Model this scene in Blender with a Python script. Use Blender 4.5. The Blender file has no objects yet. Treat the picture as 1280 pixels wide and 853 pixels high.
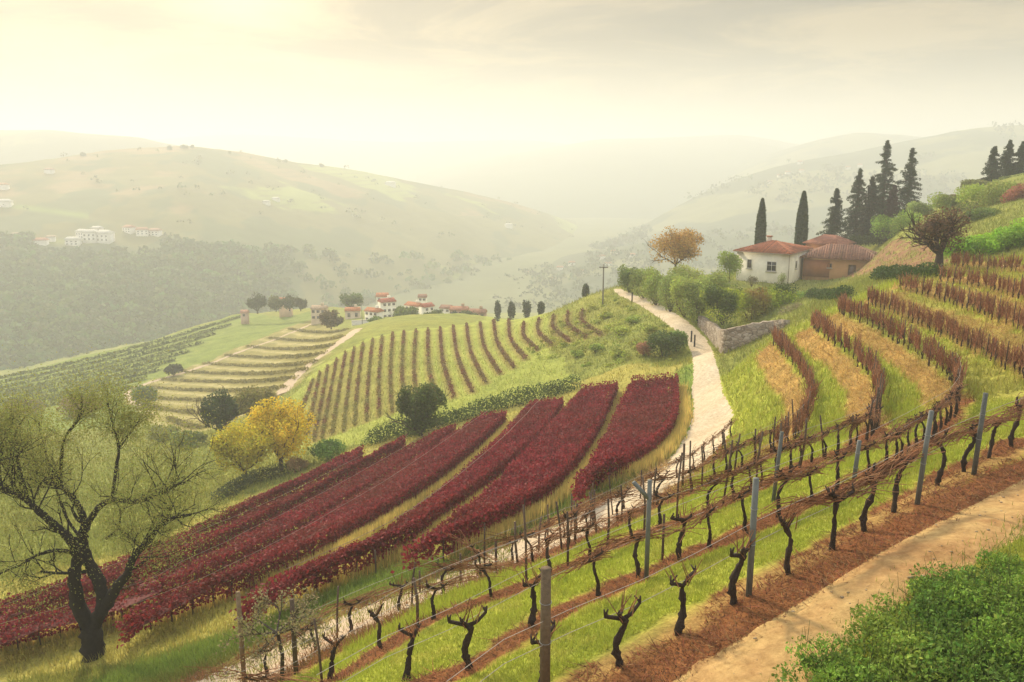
import bpy, math, random
import numpy as np
from mathutils import Vector, Matrix
R = math.radians
random.seed(11); rng = np.random.default_rng(11)
sc = bpy.context.scene
COL = sc.collection
# ------------------------------------------------------------------ light levels
SKY_DARK, SKY_LITE, SKY_HORIZON = (.080,.062,.040), (.33,.24,.12), (.58,.50,.36)
GLOW_K, SKY_STRENGTH, SUN_E, EXPOSURE = .14, 1.0, 3.9, .42
HAZE_D, HAZE_G, HAZE_TOP, HAZE_COL = .00095, .27, 98, (.885,.92,.945)
SKY_ZENITH = (.93,.96,.99)
# ------------------------------------------------------------------ camera
cam = bpy.data.cameras.new('camera'); cam.lens = 30; cam.sensor_width = 36
cam.clip_start = .1; cam.clip_end = 20000
camo = bpy.data.objects.new('camera', cam); COL.objects.link(camo)
camo.location = (0, 0, 0); camo.rotation_euler = (R(90-12), 0, 0)
sc.camera = camo
# ------------------------------------------------------------------ sky and sun
SUN_AZ, SUN_EL = R(-26), R(30)          # from straight ahead towards the left, above the skyline
SD = Vector((math.sin(SUN_AZ)*math.cos(SUN_EL), math.cos(SUN_AZ)*math.cos(SUN_EL), math.sin(SUN_EL)))
GLOW = Vector((math.sin(R(-17))*math.cos(R(13)), math.cos(R(-17))*math.cos(R(13)), math.sin(R(13))))
w = bpy.data.worlds.new('World'); sc.world = w; w.use_nodes = True
nt = w.node_tree; nt.nodes.clear()
def N_(t, typ, **kw):
    n = t.nodes.new(typ)
    for k, v in kw.items(): setattr(n, k, v)
    return n
def math_(t, op, a, b=None, c=None):
    n = N_(t, 'ShaderNodeMath', operation=op)
    for i, v in enumerate((a, b, c)):
        if v is None: continue
        if isinstance(v, (int, float)): n.inputs[i].default_value = v
        else: t.links.new(v, n.inputs[i])
    return n.outputs[0]
def ramp_(t, fac, stops, interp='LINEAR'):
    n = N_(t, 'ShaderNodeValToRGB'); n.color_ramp.interpolation = interp
    e = n.color_ramp.elements
    while len(e) < len(stops): e.new(.5)
    for i, (p, c) in enumerate(stops):
        e[i].position = p; e[i].color = (*c, 1) if len(c) == 3 else c
    t.links.new(fac, n.inputs[0]); return n.outputs[0]
def mix_(t, fac, a, b, blend='MIX'):
    n = N_(t, 'ShaderNodeMix', data_type='RGBA', blend_type=blend)
    for i, v in ((0, fac), (6, a), (7, b)):
        if isinstance(v, (int, float)): n.inputs[i].default_value = v
        elif isinstance(v, tuple): n.inputs[i].default_value = (*v, 1)
        else: t.links.new(v, n.inputs[i])
    return n.outputs[2]
def noise_(t, vec, scale, detail=4, rough=.55, dist=0, dim='3D'):
    n = N_(t, 'ShaderNodeTexNoise'); n.inputs['Scale'].default_value = scale
    n.inputs['Detail'].default_value = detail; n.inputs['Roughness'].default_value = rough
    n.inputs['Distortion'].default_value = dist
    if vec is not None: t.links.new(vec, n.inputs['Vector'])
    return n.outputs['Fac']
tc = N_(nt, 'ShaderNodeTexCoord'); D_ = tc.outputs['Generated']
sep = N_(nt, 'ShaderNodeSeparateXYZ'); nt.links.new(D_, sep.inputs[0])
zc = math_(nt, 'MAXIMUM', sep.outputs[2], 0.0)
den = math_(nt, 'ADD', zc, .10)
cx = math_(nt, 'DIVIDE', sep.outputs[0], den); cy = math_(nt, 'DIVIDE', sep.outputs[1], den)
comb = N_(nt, 'ShaderNodeCombineXYZ'); nt.links.new(cx, comb.inputs[0]); nt.links.new(cy, comb.inputs[1])
cl1 = noise_(nt, comb.outputs[0], .8, 8, .62, .6)
cl = ramp_(nt, cl1, [(.38, (0,0,0)), (.48, (.2,.2,.2)), (.54, (.6,.6,.6)), (.64, (1.15,1.15,1.15))])
lit = mix_(nt, cl, SKY_DARK, SKY_LITE)
high = ramp_(nt, zc, [(0, (0,0,0)), (.03, (.06,.06,.06)), (.075, (.55,.55,.55)), (.13, (1,1,1))])
base = mix_(nt, high, SKY_HORIZON, lit)
over = ramp_(nt, zc, [(.24, (0,0,0)), (.6, (1,1,1))])
base = mix_(nt, over, base, SKY_ZENITH)           # the cloud deck is brightest overhead
def dotpow(vec, p):
    v = N_(nt, 'ShaderNodeVectorMath', operation='DOT_PRODUCT'); nt.links.new(D_, v.inputs[0]); v.inputs[1].default_value = vec
    return math_(nt, 'POWER', math_(nt, 'MAXIMUM', v.outputs['Value'], 0.0), p)
glow = mix_(nt, 1.0, (1.0,.74,.26), ramp_(nt, dotpow(GLOW, 26), [(0,(0,0,0)),(1,(1,1,1))]), 'MULTIPLY')
glow = mix_(nt, 1.0, glow, ramp_(nt, cl1, [(.3,(.45,.45,.45)),(.65,(1,1,1))]), 'MULTIPLY')
base = mix_(nt, GLOW_K, base, glow, 'ADD')
core = mix_(nt, 1.0, (1.0,.9,.55), ramp_(nt, dotpow(GLOW, 420), [(0,(0,0,0)),(1,(1,1,1))]), 'MULTIPLY')
base = mix_(nt, .8, base, core, 'ADD')
sky = N_(nt, 'ShaderNodeTexSky', sky_type='NISHITA'); sky.sun_disc = False
sky.sun_elevation = SUN_EL; sky.sun_rotation = SUN_AZ; sky.dust_density = 4
skyd = mix_(nt, 1.0, sky.outputs[0], (.1,.1,.1), 'MULTIPLY')
base = mix_(nt, .88, skyd, base)                    # broken overcast over the clear sky
bg = N_(nt, 'ShaderNodeBackground'); bg.inputs['Strength'].default_value = SKY_STRENGTH
nt.links.new(base, bg.inputs[0])
wo = N_(nt, 'ShaderNodeOutputWorld'); nt.links.new(bg.outputs[0], wo.inputs[0])
sun = bpy.data.lights.new('sun', 'SUN'); sun.energy = SUN_E; sun.angle = R(4); sun.color = (1.0,.85,.59)
suno = bpy.data.objects.new('sun', sun); COL.objects.link(suno)
suno.rotation_euler = (-SD).to_track_quat('-Z', 'Y').to_euler()
sc.view_settings.view_transform = 'Standard'; sc.view_settings.look = 'None'
sc.view_settings.exposure = EXPOSURE; sc.view_settings.gamma = 1; sc.view_settings.use_curve_mapping = False
sc.cycles.use_denoising = True
sc.cycles.max_bounces = 5; sc.cycles.diffuse_bounces = 2; sc.cycles.glossy_bounces = 1
sc.cycles.transmission_bounces = 2; sc.cycles.transparent_max_bounces = 4; sc.cycles.volume_bounces = 2
F = 1067.0; TH = math.radians(12.0); CT, ST = math.cos(TH), math.sin(TH)
def ray(px, py):
    """photo pixel -> (X/Y, Z/Y, camera depth per unit Y)"""
    u = (np.asarray(px, float) - 640.0) / F; v = -(np.asarray(py, float) - 426.5) / F
    dy = CT + v * ST
    return u / dy, (-ST + v * CT) / dy, 1.0 / dy
# ---- surveyed ground points: photo column, photo row, distance in metres
CP = [
 # bench under the camera: dirt path, front vine row
 (900,853,11.4),(1280,853,10.4),(1280,700,14),(1100,700,14.3),(1280,620,18),(1000,770,12.8),(640,1100,7.6),(1100,1100,7),(1500,1100,7),(1500,640,16),(1500,800,11.5),
 (683,872,12),(935,745,13.8),(1040,688,15.6),(1147,630,17.7),(1218,592,20),(1290,553,22.6),
 (320,1100,9),(0,1100,11.5),(-300,1100,14),(-300,900,24),
 # second .. fourth rows
 (808,722,16.8),(664,784,15.2),(508,868,13.6),(972,645,19.2),(1085,600,21.5),(1160,545,26),
 (850,652,22),(646,735,18.5),(415,850,16.4),(984,592,24.5),(1065,562,27),
 (800,640,25.2),(640,712,21.2),(917,590,28.5),(1000,540,34),
 # road, near part to the knoll
 (760,655,30.5),(740,622,35),(600,715,26.5),(590,685,30),(450,775,23.6),(440,745,26.5),(300,850,20.5),(300,815,23.2),
 (850,580,39),(800,605,35.5),(890,520,50),(915,520,49),(880,470,61),(905,470,60),(890,440,69),(850,405,83),(815,384,97),(772,365,112),(760,364,114),
 # terraces on the right
 (968,430,56),(1013,500,39.5),(940,480,49),(930,440,62),(1018,412,55),(1090,475,38),(1086,545,29),(1050,395,52.5),(1185,480,34),(1185,520,29),
 (1085,378,51),(1150,405,44),(1290,475,31),(1125,360,52),(1290,418,36),(1170,352,53),(1290,380,40),(1200,332,60),(1290,342,50),
 (1500,400,36),(1500,320,55),(1500,480,25),(1500,260,90),
 (1165,340,68),(1100,350,66),(1230,322,66),(1230,290,78),(1250,265,92),(1200,280,98),(1250,225,125),(1180,270,112),(1130,285,110),(1150,300,100),
 # house shelf
 (915,440,73),(905,400,86),(960,385,84),(930,356,112),(1000,352,113),(1060,350,107),(1020,370,92),(870,385,97),(830,350,116),(1090,325,115),(1060,300,140),(1000,330,150),(940,350,160),
 # red field
 (720,607,38.5),(840,548,48.5),(858,500,58),(845,450,76),(790,462,72),(720,487,74),(560,527,71.5),(640,560,54),(460,555,70),(500,640,45.5),(420,572,66),(285,640,54),(300,740,33.5),(120,820,29),(0,853,28),(0,780,34.5),(0,680,49),(150,700,42),(-150,760,37),(-150,640,58),(270,605,63),
 # knoll and the striped bowl behind
 (770,420,88),(700,440,89),(740,390,104),(700,388,116),(640,400,132),(600,450,101),(620,425,114),(540,410,137),(540,480,86),(470,440,112),(450,530,82),(380,495,104),(400,470,115),(430,425,140),(350,590,67),(330,545,84),
 (350,495,113),(440,413,165),(470,402,180),(510,398,215),(580,392,190),
 # contour terraces at left
 (300,470,170),(230,510,140),(160,490,170),(380,430,195),(430,400,225),(300,392,285),(400,384,290),(350,400,270),(100,447,255),(0,472,250),(0,520,165),(100,520,140),(150,560,98),(220,560,88),(60,600,75),(-150,520,150),(-150,490,230),
 # where it falls away out of sight
 (770,375,135),(700,396,145),(640,406,165),(850,352,140),(770,385,170),(850,360,190),(640,408,215),(580,396,260),(520,393,270),(460,390,285),
 (300,410,325),(0,490,290),(400,400,330),(500,398,320),(100,468,290),
 (1000,345,200),(1200,300,200),(1500,280,200),
 (-300,480,300),(-300,440,420),(0,440,420),(200,425,420),(400,412,420),(600,408,420),(800,402,420),(1000,400,420),(1300,390,420),(1500,390,420),
 (0,422,520),(300,400,520),(600,392,520),(900,388,520),(1300,385,520),(-300,420,520),(1500,385,520),
]
CP = np.array(CP, float)
_a, _t, _ = ray(CP[:,0], CP[:,1]); _l = np.log(CP[:,2])
SA, SL = 1.6, 1.0
def _phi(r2): return 0.5 * r2 * np.log(r2 + 1e-12)
P = np.stack([_a*SA, _l*SL], 1); N = len(P)
D2 = ((P[:,None]-P[None])**2).sum(-1)
K = np.zeros((N+3, N+3)); K[:N,:N] = _phi(D2) + np.eye(N)*2e-4
K[:N,N] = 1; K[:N,N+1:] = P; K[N,:N] = 1; K[N+1:,:N] = P.T
Wt = np.linalg.solve(K, np.concatenate([_t, [0,0,0]]))
def tps(a, l):
    q = np.stack([np.ravel(a)*SA, np.ravel(l)*SL], 1); out = np.empty(len(q))
    for i in range(0, len(q), 20000):
        s = q[i:i+20000]; d2 = ((s[:,None]-P[None])**2).sum(-1)
        out[i:i+20000] = _phi(d2) @ Wt[:N] + Wt[N] + s @ Wt[N+1:]
    return out.reshape(np.shape(a))
# value noise in the plan
def vnoise(x, y, seed=0):
    xi = np.floor(x).astype(np.int64); yi = np.floor(y).astype(np.int64); fx = x-xi; fy = y-yi
    fx = fx*fx*(3-2*fx); fy = fy*fy*(3-2*fy)
    def h(i, j):
        n = (i*374761393 + j*668265263 + seed*1442695041) & 0xffffffff
        n = ((n ^ (n >> 13))*1274126177) & 0xffffffff
        return ((n ^ (n >> 16)) & 0xffff)/65535.0
    return (h(xi,yi)*(1-fx)+h(xi+1,yi)*fx)*(1-fy)+(h(xi,yi+1)*(1-fx)+h(xi+1,yi+1)*fx)*fy
def fbm(x, y, o=4, seed=0):
    s = 0; w = 1; tot = 0
    for k in range(o):
        s = s + w*vnoise(x*2**k, y*2**k, seed+k); tot += w; w *= .5
    return s/tot
L0, L1 = math.log(6.0), math.log(520.0)
GA = np.concatenate([np.linspace(-1.15,-.74,40)[:-1], np.linspace(-.74,.74,760), np.linspace(.74,1.15,40)[1:]])
GL = np.linspace(L0, L1, 860)
# coarse solve, then bilinear refinement
_ca = np.linspace(-1.15, 1.15, 190); _cl = np.linspace(L0, L1, 200)
_A, _L = np.meshgrid(np.clip(_ca,-.86,.86), _cl); _T = tps(_A, _L)
def bil(T, ca, cl, a, l):
    i = np.clip((a-ca[0])/(ca[1]-ca[0]), 0, len(ca)-1.001); j = np.clip((l-cl[0])/(cl[1]-cl[0]), 0, len(cl)-1.001)
    i0 = i.astype(int); j0 = j.astype(int); fi = i-i0; fj = j-j0
    return (T[j0,i0]*(1-fi)+T[j0,i0+1]*fi)*(1-fj)+(T[j0+1,i0]*(1-fi)+T[j0+1,i0+1]*fi)*fj
def ground_z(X, Y):
    X = np.asarray(X, float); Y = np.maximum(np.asarray(Y, float), 6.01)
    z = bil(_T, _ca, _cl, X/Y, np.log(Y))*Y
    far = np.clip((Y-60)/200, 0, 1)
    z = z + (fbm(X*.9, Y*.9, 3, 5)-.5)*.16 + (fbm(X*.12, Y*.12, 3, 9)-.5)*(.25+1.2*far)
    return z
_ys = np.exp(np.linspace(math.log(6.5), math.log(515), 1600))
def at(px, py, lift=0.0):
    """first ground point seen under a photo pixel -> (X, Y, Z)"""
    a, t, _ = ray(px, py); a = float(a); t = float(t)
    zz = (ground_z(a*_ys, _ys)+lift)/_ys
    k = np.argmax(zz >= t)
    if zz[k] < t: return None
    if k == 0: y = _ys[0]
    else:
        f = (t-zz[k-1])/(zz[k]-zz[k-1]+1e-12); y = _ys[k-1]+f*(_ys[k]-_ys[k-1])
    return np.array([a*y, y, float(ground_z(a*y, y))])
def mpp(px, py, Y):
    """metres per photo pixel at distance Y"""
    return float(ray(px, py)[2])*Y/F
# ------------------------------------------------------------------ mesh tools
class MB:
    """collects pieces of ONE mesh"""
    def __init__(s): s.v = []; s.c = []; s.f = []; s.n = 0
    def add(s, v, f, col=(1,1,1)):
        v = np.asarray(v, float).reshape(-1, 3); f = np.asarray(f, np.int64)
        c = np.asarray(col, float)
        if c.ndim == 1: c = np.tile(c, (len(v), 1))
        s.v.append(v); s.c.append(c); s.f.append(f + s.n); s.n += len(v)
    def mesh(s, name, mat, smooth=False):
        me = bpy.data.meshes.new(name)
        V = np.concatenate(s.v); C = np.concatenate(s.c)
        me.vertices.add(len(V)); me.vertices.foreach_set('co', V.ravel())
        sizes = np.concatenate([np.full(len(f), f.shape[1]) for f in s.f]); idx = np.concatenate([f.ravel() for f in s.f])
        me.loops.add(len(idx)); me.loops.foreach_set('vertex_index', idx.astype(np.int32))
        st = np.concatenate([[0], np.cumsum(sizes)[:-1]])
        me.polygons.add(len(sizes)); me.polygons.foreach_set('loop_start', st.astype(np.int32))
        me.polygons.foreach_set('loop_total', sizes.astype(np.int32))
        if smooth: me.polygons.foreach_set('use_smooth', np.ones(len(sizes), bool))
        a = me.color_attributes.new('Col', 'FLOAT_COLOR', 'POINT')
        a.data.foreach_set('color', np.concatenate([C, np.ones((len(C), 1))], 1).ravel())
        me.update(); me.validate()
        me.materials.append(mat)
        return me
    def build(s, name, mat, parent=None, smooth=False, loc=None, rz=0):
        o = bpy.data.objects.new(name, s.mesh(name, mat, smooth)); COL.objects.link(o)
        if parent is not None: o.parent = parent
        if loc is not None: o.location = loc
        o.rotation_euler.z = rz
        return o
def tag(o, label, cat, group=None):
    o['label'] = label; o['category'] = cat
    if group: o['group'] = group
    return o
def struct(o): o['kind'] = 'structure'; return o
def stuff(o, label=None, cat=None):
    o['kind'] = 'stuff'
    if label: o['label'] = label
    if cat: o['category'] = cat
    return o
def empty(name, loc, rz=0):
    o = bpy.data.objects.new(name, None); COL.objects.link(o); o.location = loc; o.rotation_euler.z = rz
    o.empty_display_size = .2
    return o
def copy_tree(o, loc, rz=0, scale=1.0, tilt=(0,0)):
    c = o.copy(); COL.objects.link(c); c.location = loc; c.rotation_euler = (tilt[0], tilt[1], rz); c.scale = (scale,)*3
    for ch in o.children:
        d = ch.copy(); COL.objects.link(d); d.parent = c
        for g in ch.children:
            e = g.copy(); COL.objects.link(e); e.parent = d
    return c
BOXF = [(0,3,2,1),(4,5,6,7),(0,1,5,4),(1,2,6,5),(2,3,7,6),(3,0,4,7)]
def box(mb, c, s, col=(1,1,1), M=None):
    x, y, z = [k/2 for k in s]
    v = np.array([(-x,-y,-z),(x,-y,-z),(x,y,-z),(-x,y,-z),(-x,-y,z),(x,-y,z),(x,y,z),(-x,y,z)])
    if M is not None: v = v @ np.array(M.to_3x3()).T
    mb.add(v + np.array(c), BOXF, col)
def tube(mb, pts, rad, seg=6, col=(1,1,1), lump=0, cap=True):
    pts = np.asarray(pts, float); n = len(pts); rad = np.broadcast_to(np.asarray(rad, float), (n,))
    tg = np.gradient(pts, axis=0); tg /= np.linalg.norm(tg, axis=1)[:,None] + 1e-9
    up = np.array([0,0,1.]) if abs(tg[0,2]) < .8 else np.array([1.,0,0])
    V = np.empty((n, seg, 3)); th = np.arange(seg)*2*np.pi/seg
    a = np.cross(tg[0], up); a /= np.linalg.norm(a)
    for i in range(n):
        a = a - tg[i]*np.dot(a, tg[i]); a /= np.linalg.norm(a) + 1e-9
        b = np.cross(tg[i], a); r = rad[i]*(1 + (lump*rng.normal(size=seg) if lump else 0))
        V[i] = pts[i] + (np.cos(th)*r)[:,None]*a + (np.sin(th)*r)[:,None]*b
    k = np.arange(seg); k2 = (k+1) % seg
    f = np.concatenate([np.stack([i*seg+k, i*seg+k2, (i+1)*seg+k2, (i+1)*seg+k], 1) for i in range(n-1)])
    c = np.asarray(col, float)
    if c.ndim == 2: c = np.repeat(c, seg, 0)
    mb.add(V.reshape(-1,3), f, c)
    if cap:
        base = mb.n - n*seg
        for ring in (0, n-1):
            ids = base + ring*seg + (k[::-1] if ring == 0 else k)
            if seg == 4: mb.f.append(np.array([ids]))
            else:
                cidx = mb.n; mb.add([pts[ring]], np.empty((0,3), int), c if c.ndim == 1 else c[0])
                mb.f.append(np.stack([np.full(seg, cidx), ids, np.roll(ids, -1)], 1))
def unit(n):
    d = rng.normal(size=(n,3)); return d/np.linalg.norm(d, axis=1)[:,None]
def cards(mb, P, size, col, nrm=None, bias=.0, asp=.7):
    """many small leaf-shaped faces; nrm biases the way they face"""
    n = len(P); 
    if n == 0: return
    d = unit(n)
    if nrm is not None:
        d = d + bias*np.asarray(nrm); d /= np.linalg.norm(d, axis=1)[:,None] + 1e-9
    r = unit(n); a = np.cross(d, r); a /= np.linalg.norm(a, axis=1)[:,None] + 1e-9; b = np.cross(d, a)
    s = np.broadcast_to(np.asarray(size, float), (n,))[:,None]*rng.uniform(.6, 1.3, (n,1))*.5
    V = np.stack([P - a*s, P - b*s*asp, P + a*s, P + b*s*asp], 1).reshape(-1,3)
    f = np.arange(4*n).reshape(n,4)
    c = np.asarray(col, float)
    if c.ndim == 1: c = np.tile(c, (n,1))
    mb.add(V, f, np.repeat(c, 4, 0))
def tint(n, c, var=.25, hue=.08):
    c = np.asarray(c, float)
    return np.clip(c*(1 + rng.uniform(-var, var, (n,1)))*(1 + rng.uniform(-hue, hue, (n,3))), 0, 1)
def lobes(n, lob, shell=.35):
    """points spread through a set of ellipsoids [(centre, radii)], thicker near their skins; returns points and outward normals"""
    vol = np.array([r[0]*r[1]*r[2] for _, r in lob])**.67; k = rng.choice(len(lob), n, p=vol/vol.sum())
    C = np.array([c for c, _ in lob]); Rr = np.array([r for _, r in lob])
    d = unit(n); q = (1 - shell*rng.random(n)**1.5)[:,None]
    return C[k] + d*Rr[k]*q, d
# ------------------------------------------------------------------ materials
def new_mat(name):
    m = bpy.data.materials.new(name); m.use_nodes = True; t = m.node_tree; t.nodes.clear()
    o = N_(t, 'ShaderNodeOutputMaterial'); return m, t, o
def mat_vc(name, rough=.9, bump=0, bscale=8, var=.25, vscale=3, trans=0, spec=.2):
    """surface coloured by the mesh's own colour layer, broken up by noise"""
    m, t, o = new_mat(name)
    at_ = N_(t, 'ShaderNodeAttribute', attribute_name='Col')
    g = N_(t, 'ShaderNodeTexCoord').outputs['Object']
    col = at_.outputs['Color']
    if var:
        nf = noise_(t, g, vscale, 5, .65)
        col = mix_(t, 1.0, col, ramp_(t, nf, [(.25, (1-var,)*3), (.75, (1+var,)*3)]), 'MULTIPLY')
    p = N_(t, 'ShaderNodeBsdfPrincipled'); p.inputs['Roughness'].default_value = rough
    p.inputs['Specular IOR Level'].default_value = spec
    t.links.new(col, p.inputs['Base Color'])
    if bump:
        b = N_(t, 'ShaderNodeBump'); b.inputs['Strength'].default_value = bump; b.inputs['Distance'].default_value = .05
        t.links.new(noise_(t, g, bscale, 5, .7), b.inputs['Height']); t.links.new(b.outputs[0], p.inputs['Normal'])
    if trans:
        tr = N_(t, 'ShaderNodeBsdfTranslucent'); t.links.new(col, tr.inputs[0])
        mx = N_(t, 'ShaderNodeMixShader'); mx.inputs[0].default_value = trans
        t.links.new(p.outputs[0], mx.inputs[1]); t.links.new(tr.outputs[0], mx.inputs[2]); t.links.new(mx.outputs[0], o.inputs[0])
    else: t.links.new(p.outputs[0], o.inputs[0])
    return m
M_LEAF = mat_vc('leaf', .7, var=0, trans=.35)
M_GRASS = mat_vc('grass', .8, var=0, trans=.4)
M_BARK = mat_vc('bark', .95, .8, 14, .35, 9)
M_WOOD = mat_vc('weathered_wood', .9, .6, 20, .3, 12)
M_METAL = mat_vc('grey_steel', .6, .1, 30, .2, 6)
M_WALL = mat_vc('plaster', .92, .25, 6, .17, .9)
M_HILL = mat_vc('hillside', .95, .0, 1, .22, .03)
M_GLASS = mat_vc('window_glass', .15, 0, 1, 0, spec=.5)
def mat_ground():
    m, t, o = new_mat('terrain')
    c = N_(t, 'ShaderNodeAttribute', attribute_name='Col').outputs['Color']
    g = N_(t, 'ShaderNodeTexCoord').outputs['Object']
    n1 = noise_(t, g, .35, 5, .65); n2 = noise_(t, g, 3.2, 6, .7); n3 = noise_(t, g, 14, 4, .7)
    c = mix_(t, 1.0, c, ramp_(t, n1, [(.28, (.72,.76,.7)), (.72, (1.25,1.2,1.15))]), 'MULTIPLY')
    c = mix_(t, 1.0, c, ramp_(t, n2, [(.28, (.62,.6,.58)), (.72, (1.35,1.34,1.3))]), 'MULTIPLY')
    c = mix_(t, 1.0, c, ramp_(t, n3, [(.3, (.7,.7,.7)), (.7, (1.28,1.28,1.28))]), 'MULTIPLY')
    p = N_(t, 'ShaderNodeBsdfPrincipled'); p.inputs['Roughness'].default_value = 1; p.inputs['Specular IOR Level'].default_value = .1
    t.links.new(c, p.inputs['Base Color'])
    b = N_(t, 'ShaderNodeBump'); b.inputs['Strength'].default_value = .8; b.inputs['Distance'].default_value = .12
    h = math_(t, 'ADD', math_(t, 'MULTIPLY', n3, .35), n2)
    t.links.new(h, b.inputs['Height']); t.links.new(b.outputs[0], p.inputs['Normal'])
    t.links.new(p.outputs[0], o.inputs[0]); return m
M_GROUND = mat_ground()
def mat_dirt(name, ca, cb, cstone, sc_, fade=False):
    m, t, o = new_mat(name); g = N_(t, 'ShaderNodeTexCoord').outputs['Object']
    n1 = noise_(t, g, .5, 6, .65, .3); n2 = noise_(t, g, 5, 6, .75)
    c = mix_(t, ramp_(t, n1, [(.35,(0,0,0)),(.65,(1,1,1))]), ca, cb)
    c = mix_(t, 1.0, c, ramp_(t, n2, [(.3,(.66,.62,.56)),(.7,(1.22,1.22,1.22))]), 'MULTIPLY')
    if fade:        # the lower road is trampled brown earth with stones showing
        sx = N_(t, 'ShaderNodeSeparateXYZ'); t.links.new(g, sx.inputs[0])
        fx = ramp_(t, math_(t, 'ADD', math_(t, 'MULTIPLY', math_(t, 'SUBTRACT', 7.0, sx.outputs[0]), .09), math_(t, 'SUBTRACT', noise_(t, g, 1.1, 5, .7), .5)), [(.25,(0,0,0)),(.75,(.85,.85,.85))])
        c = mix_(t, fx, c, (.53,.405,.28))
    v = N_(t, 'ShaderNodeTexVoronoi'); v.inputs['Scale'].default_value = sc_; t.links.new(g, v.inputs['Vector'])
    wn = noise_(t, g, 1.3, 4, .6)
    st = ramp_(t, v.outputs['Distance'], [(.16,(1,1,1)),(.26,(0,0,0))])
    st = mix_(t, 1.0, st, ramp_(t, wn, [(.52,(0,0,0)),(.66,(.8,.8,.8))]), 'MULTIPLY')
    c = mix_(t, st, c, cstone)
    p = N_(t, 'ShaderNodeBsdfPrincipled'); p.inputs['Roughness'].default_value = .95; p.inputs['Specular IOR Level'].default_value = .15
    t.links.new(c, p.inputs['Base Color'])
    b = N_(t, 'ShaderNodeBump'); b.inputs['Strength'].default_value = .7; b.inputs['Distance'].default_value = .06
    sep_ = N_(t, 'ShaderNodeSeparateColor'); t.links.new(st, sep_.inputs[0])
    t.links.new(math_(t, 'ADD', n2, math_(t, 'MULTIPLY', sep_.outputs[0], .6)), b.inputs['Height'])
    t.links.new(b.outputs[0], p.inputs['Normal']); t.links.new(p.outputs[0], o.inputs[0]); return m
M_PATH = mat_dirt('sandy_dirt', (.55,.375,.155), (.38,.21,.085), (.34,.21,.11), 4)
M_ROAD = mat_dirt('pale_gravel', (.68,.575,.42), (.56,.45,.305), (.66,.58,.46), 3.3, True)
def mat_tiles():
    m, t, o = new_mat('roof_tiles'); g = N_(t, 'ShaderNodeTexCoord').outputs['Object']
    c = N_(t, 'ShaderNodeAttribute', attribute_name='Col').outputs['Color']
    wv = N_(t, 'ShaderNodeTexWave', wave_type='BANDS', bands_direction='X'); wv.inputs['Scale'].default_value = 1.1
    wv.inputs['Distortion'].default_value = .6; t.links.new(g, wv.inputs['Vector'])
    nz = noise_(t, g, 2.2, 5, .7)
    c = mix_(t, 1.0, c, ramp_(t, nz, [(.3,(.5,.48,.48)),(.7,(1.3,1.3,1.25))]), 'MULTIPLY')
    p = N_(t, 'ShaderNodeBsdfPrincipled'); p.inputs['Roughness'].default_value = .9
    t.links.new(c, p.inputs['Base Color'])
    b = N_(t, 'ShaderNodeBump'); b.inputs['Strength'].default_value = .8; b.inputs['Distance'].default_value = .08
    t.links.new(wv.outputs['Fac'], b.inputs['Height']); t.links.new(b.outputs[0], p.inputs['Normal'])
    t.links.new(p.outputs[0], o.inputs[0]); return m
M_TILE = mat_tiles()
def mat_stone():
    m, t, o = new_mat('dry_stone'); g = N_(t, 'ShaderNodeTexCoord').outputs['Object']
    mp = N_(t, 'ShaderNodeMapping'); mp.inputs['Scale'].default_value = (1,1,1.9); t.links.new(g, mp.inputs[0])
    v = N_(t, 'ShaderNodeTexVoronoi'); v.inputs['Scale'].default_value = 2.6; t.links.new(mp.outputs[0], v.inputs['Vector'])
    e = N_(t, 'ShaderNodeTexVoronoi', feature='DISTANCE_TO_EDGE'); e.inputs['Scale'].default_value = 2.6; t.links.new(mp.outputs[0], e.inputs['Vector'])
    hs = N_(t, 'ShaderNodeSeparateColor'); t.links.new(v.outputs['Color'], hs.inputs[0])
    c = ramp_(t, hs.outputs[0], [(0,(.20,.15,.10)),(.5,(.32,.25,.18)),(1,(.42,.35,.27))])
    j = ramp_(t, e.outputs['Distance'], [(.0,(.35,.35,.35)),(.07,(1,1,1))])
    c = mix_(t, 1.0, c, j, 'MULTIPLY')
    p = N_(t, 'ShaderNodeBsdfPrincipled'); p.inputs['Roughness'].default_value = .95; t.links.new(c, p.inputs['Base Color'])
    b = N_(t, 'ShaderNodeBump'); b.inputs['Strength'].default_value = 1; b.inputs['Distance'].default_value = .08
    t.links.new(e.outputs['Distance'], b.inputs['Height']); t.links.new(b.outputs[0], p.inputs['Normal'])
    t.links.new(p.outputs[0], o.inputs[0]); return m
M_STONE = mat_stone()
# ------------------------------------------------------------------ traced lines on the ground
def resample(P, step):
    P = np.asarray(P, float); d = np.concatenate([[0], np.cumsum(np.linalg.norm(np.diff(P[:,:2], axis=0), axis=1))])
    n = max(2, int(d[-1]/step)+1); s = np.linspace(0, d[-1], n)
    return np.stack([np.interp(s, d, P[:,k]) for k in range(P.shape[1])], 1)
def smooth_px(L, n=8):
    L = np.asarray(L, float); k = np.arange(len(L)); s = np.linspace(0, len(L)-1, (len(L)-1)*n+1)
    # Catmull-Rom
    i = np.clip(s.astype(int), 0, len(L)-2); f = (s-i)[:,None]
    p0 = L[np.maximum(i-1,0)]; p1 = L[i]; p2 = L[i+1]; p3 = L[np.minimum(i+2,len(L)-1)]
    return .5*((2*p1)+(-p0+p2)*f+(2*p0-5*p1+4*p2-p3)*f**2+(-p0+3*p1-3*p2+p3)*f**3)
def trace(L, step=.4, n=6, lift=0.0):
    q = [at(x, y, lift) for x, y in smooth_px(L, n)]
    q = np.array([p for p in q if p is not None])
    q = resample(q[:,:2], step)
    return np.column_stack([q, ground_z(q[:,0], q[:,1])])
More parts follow.
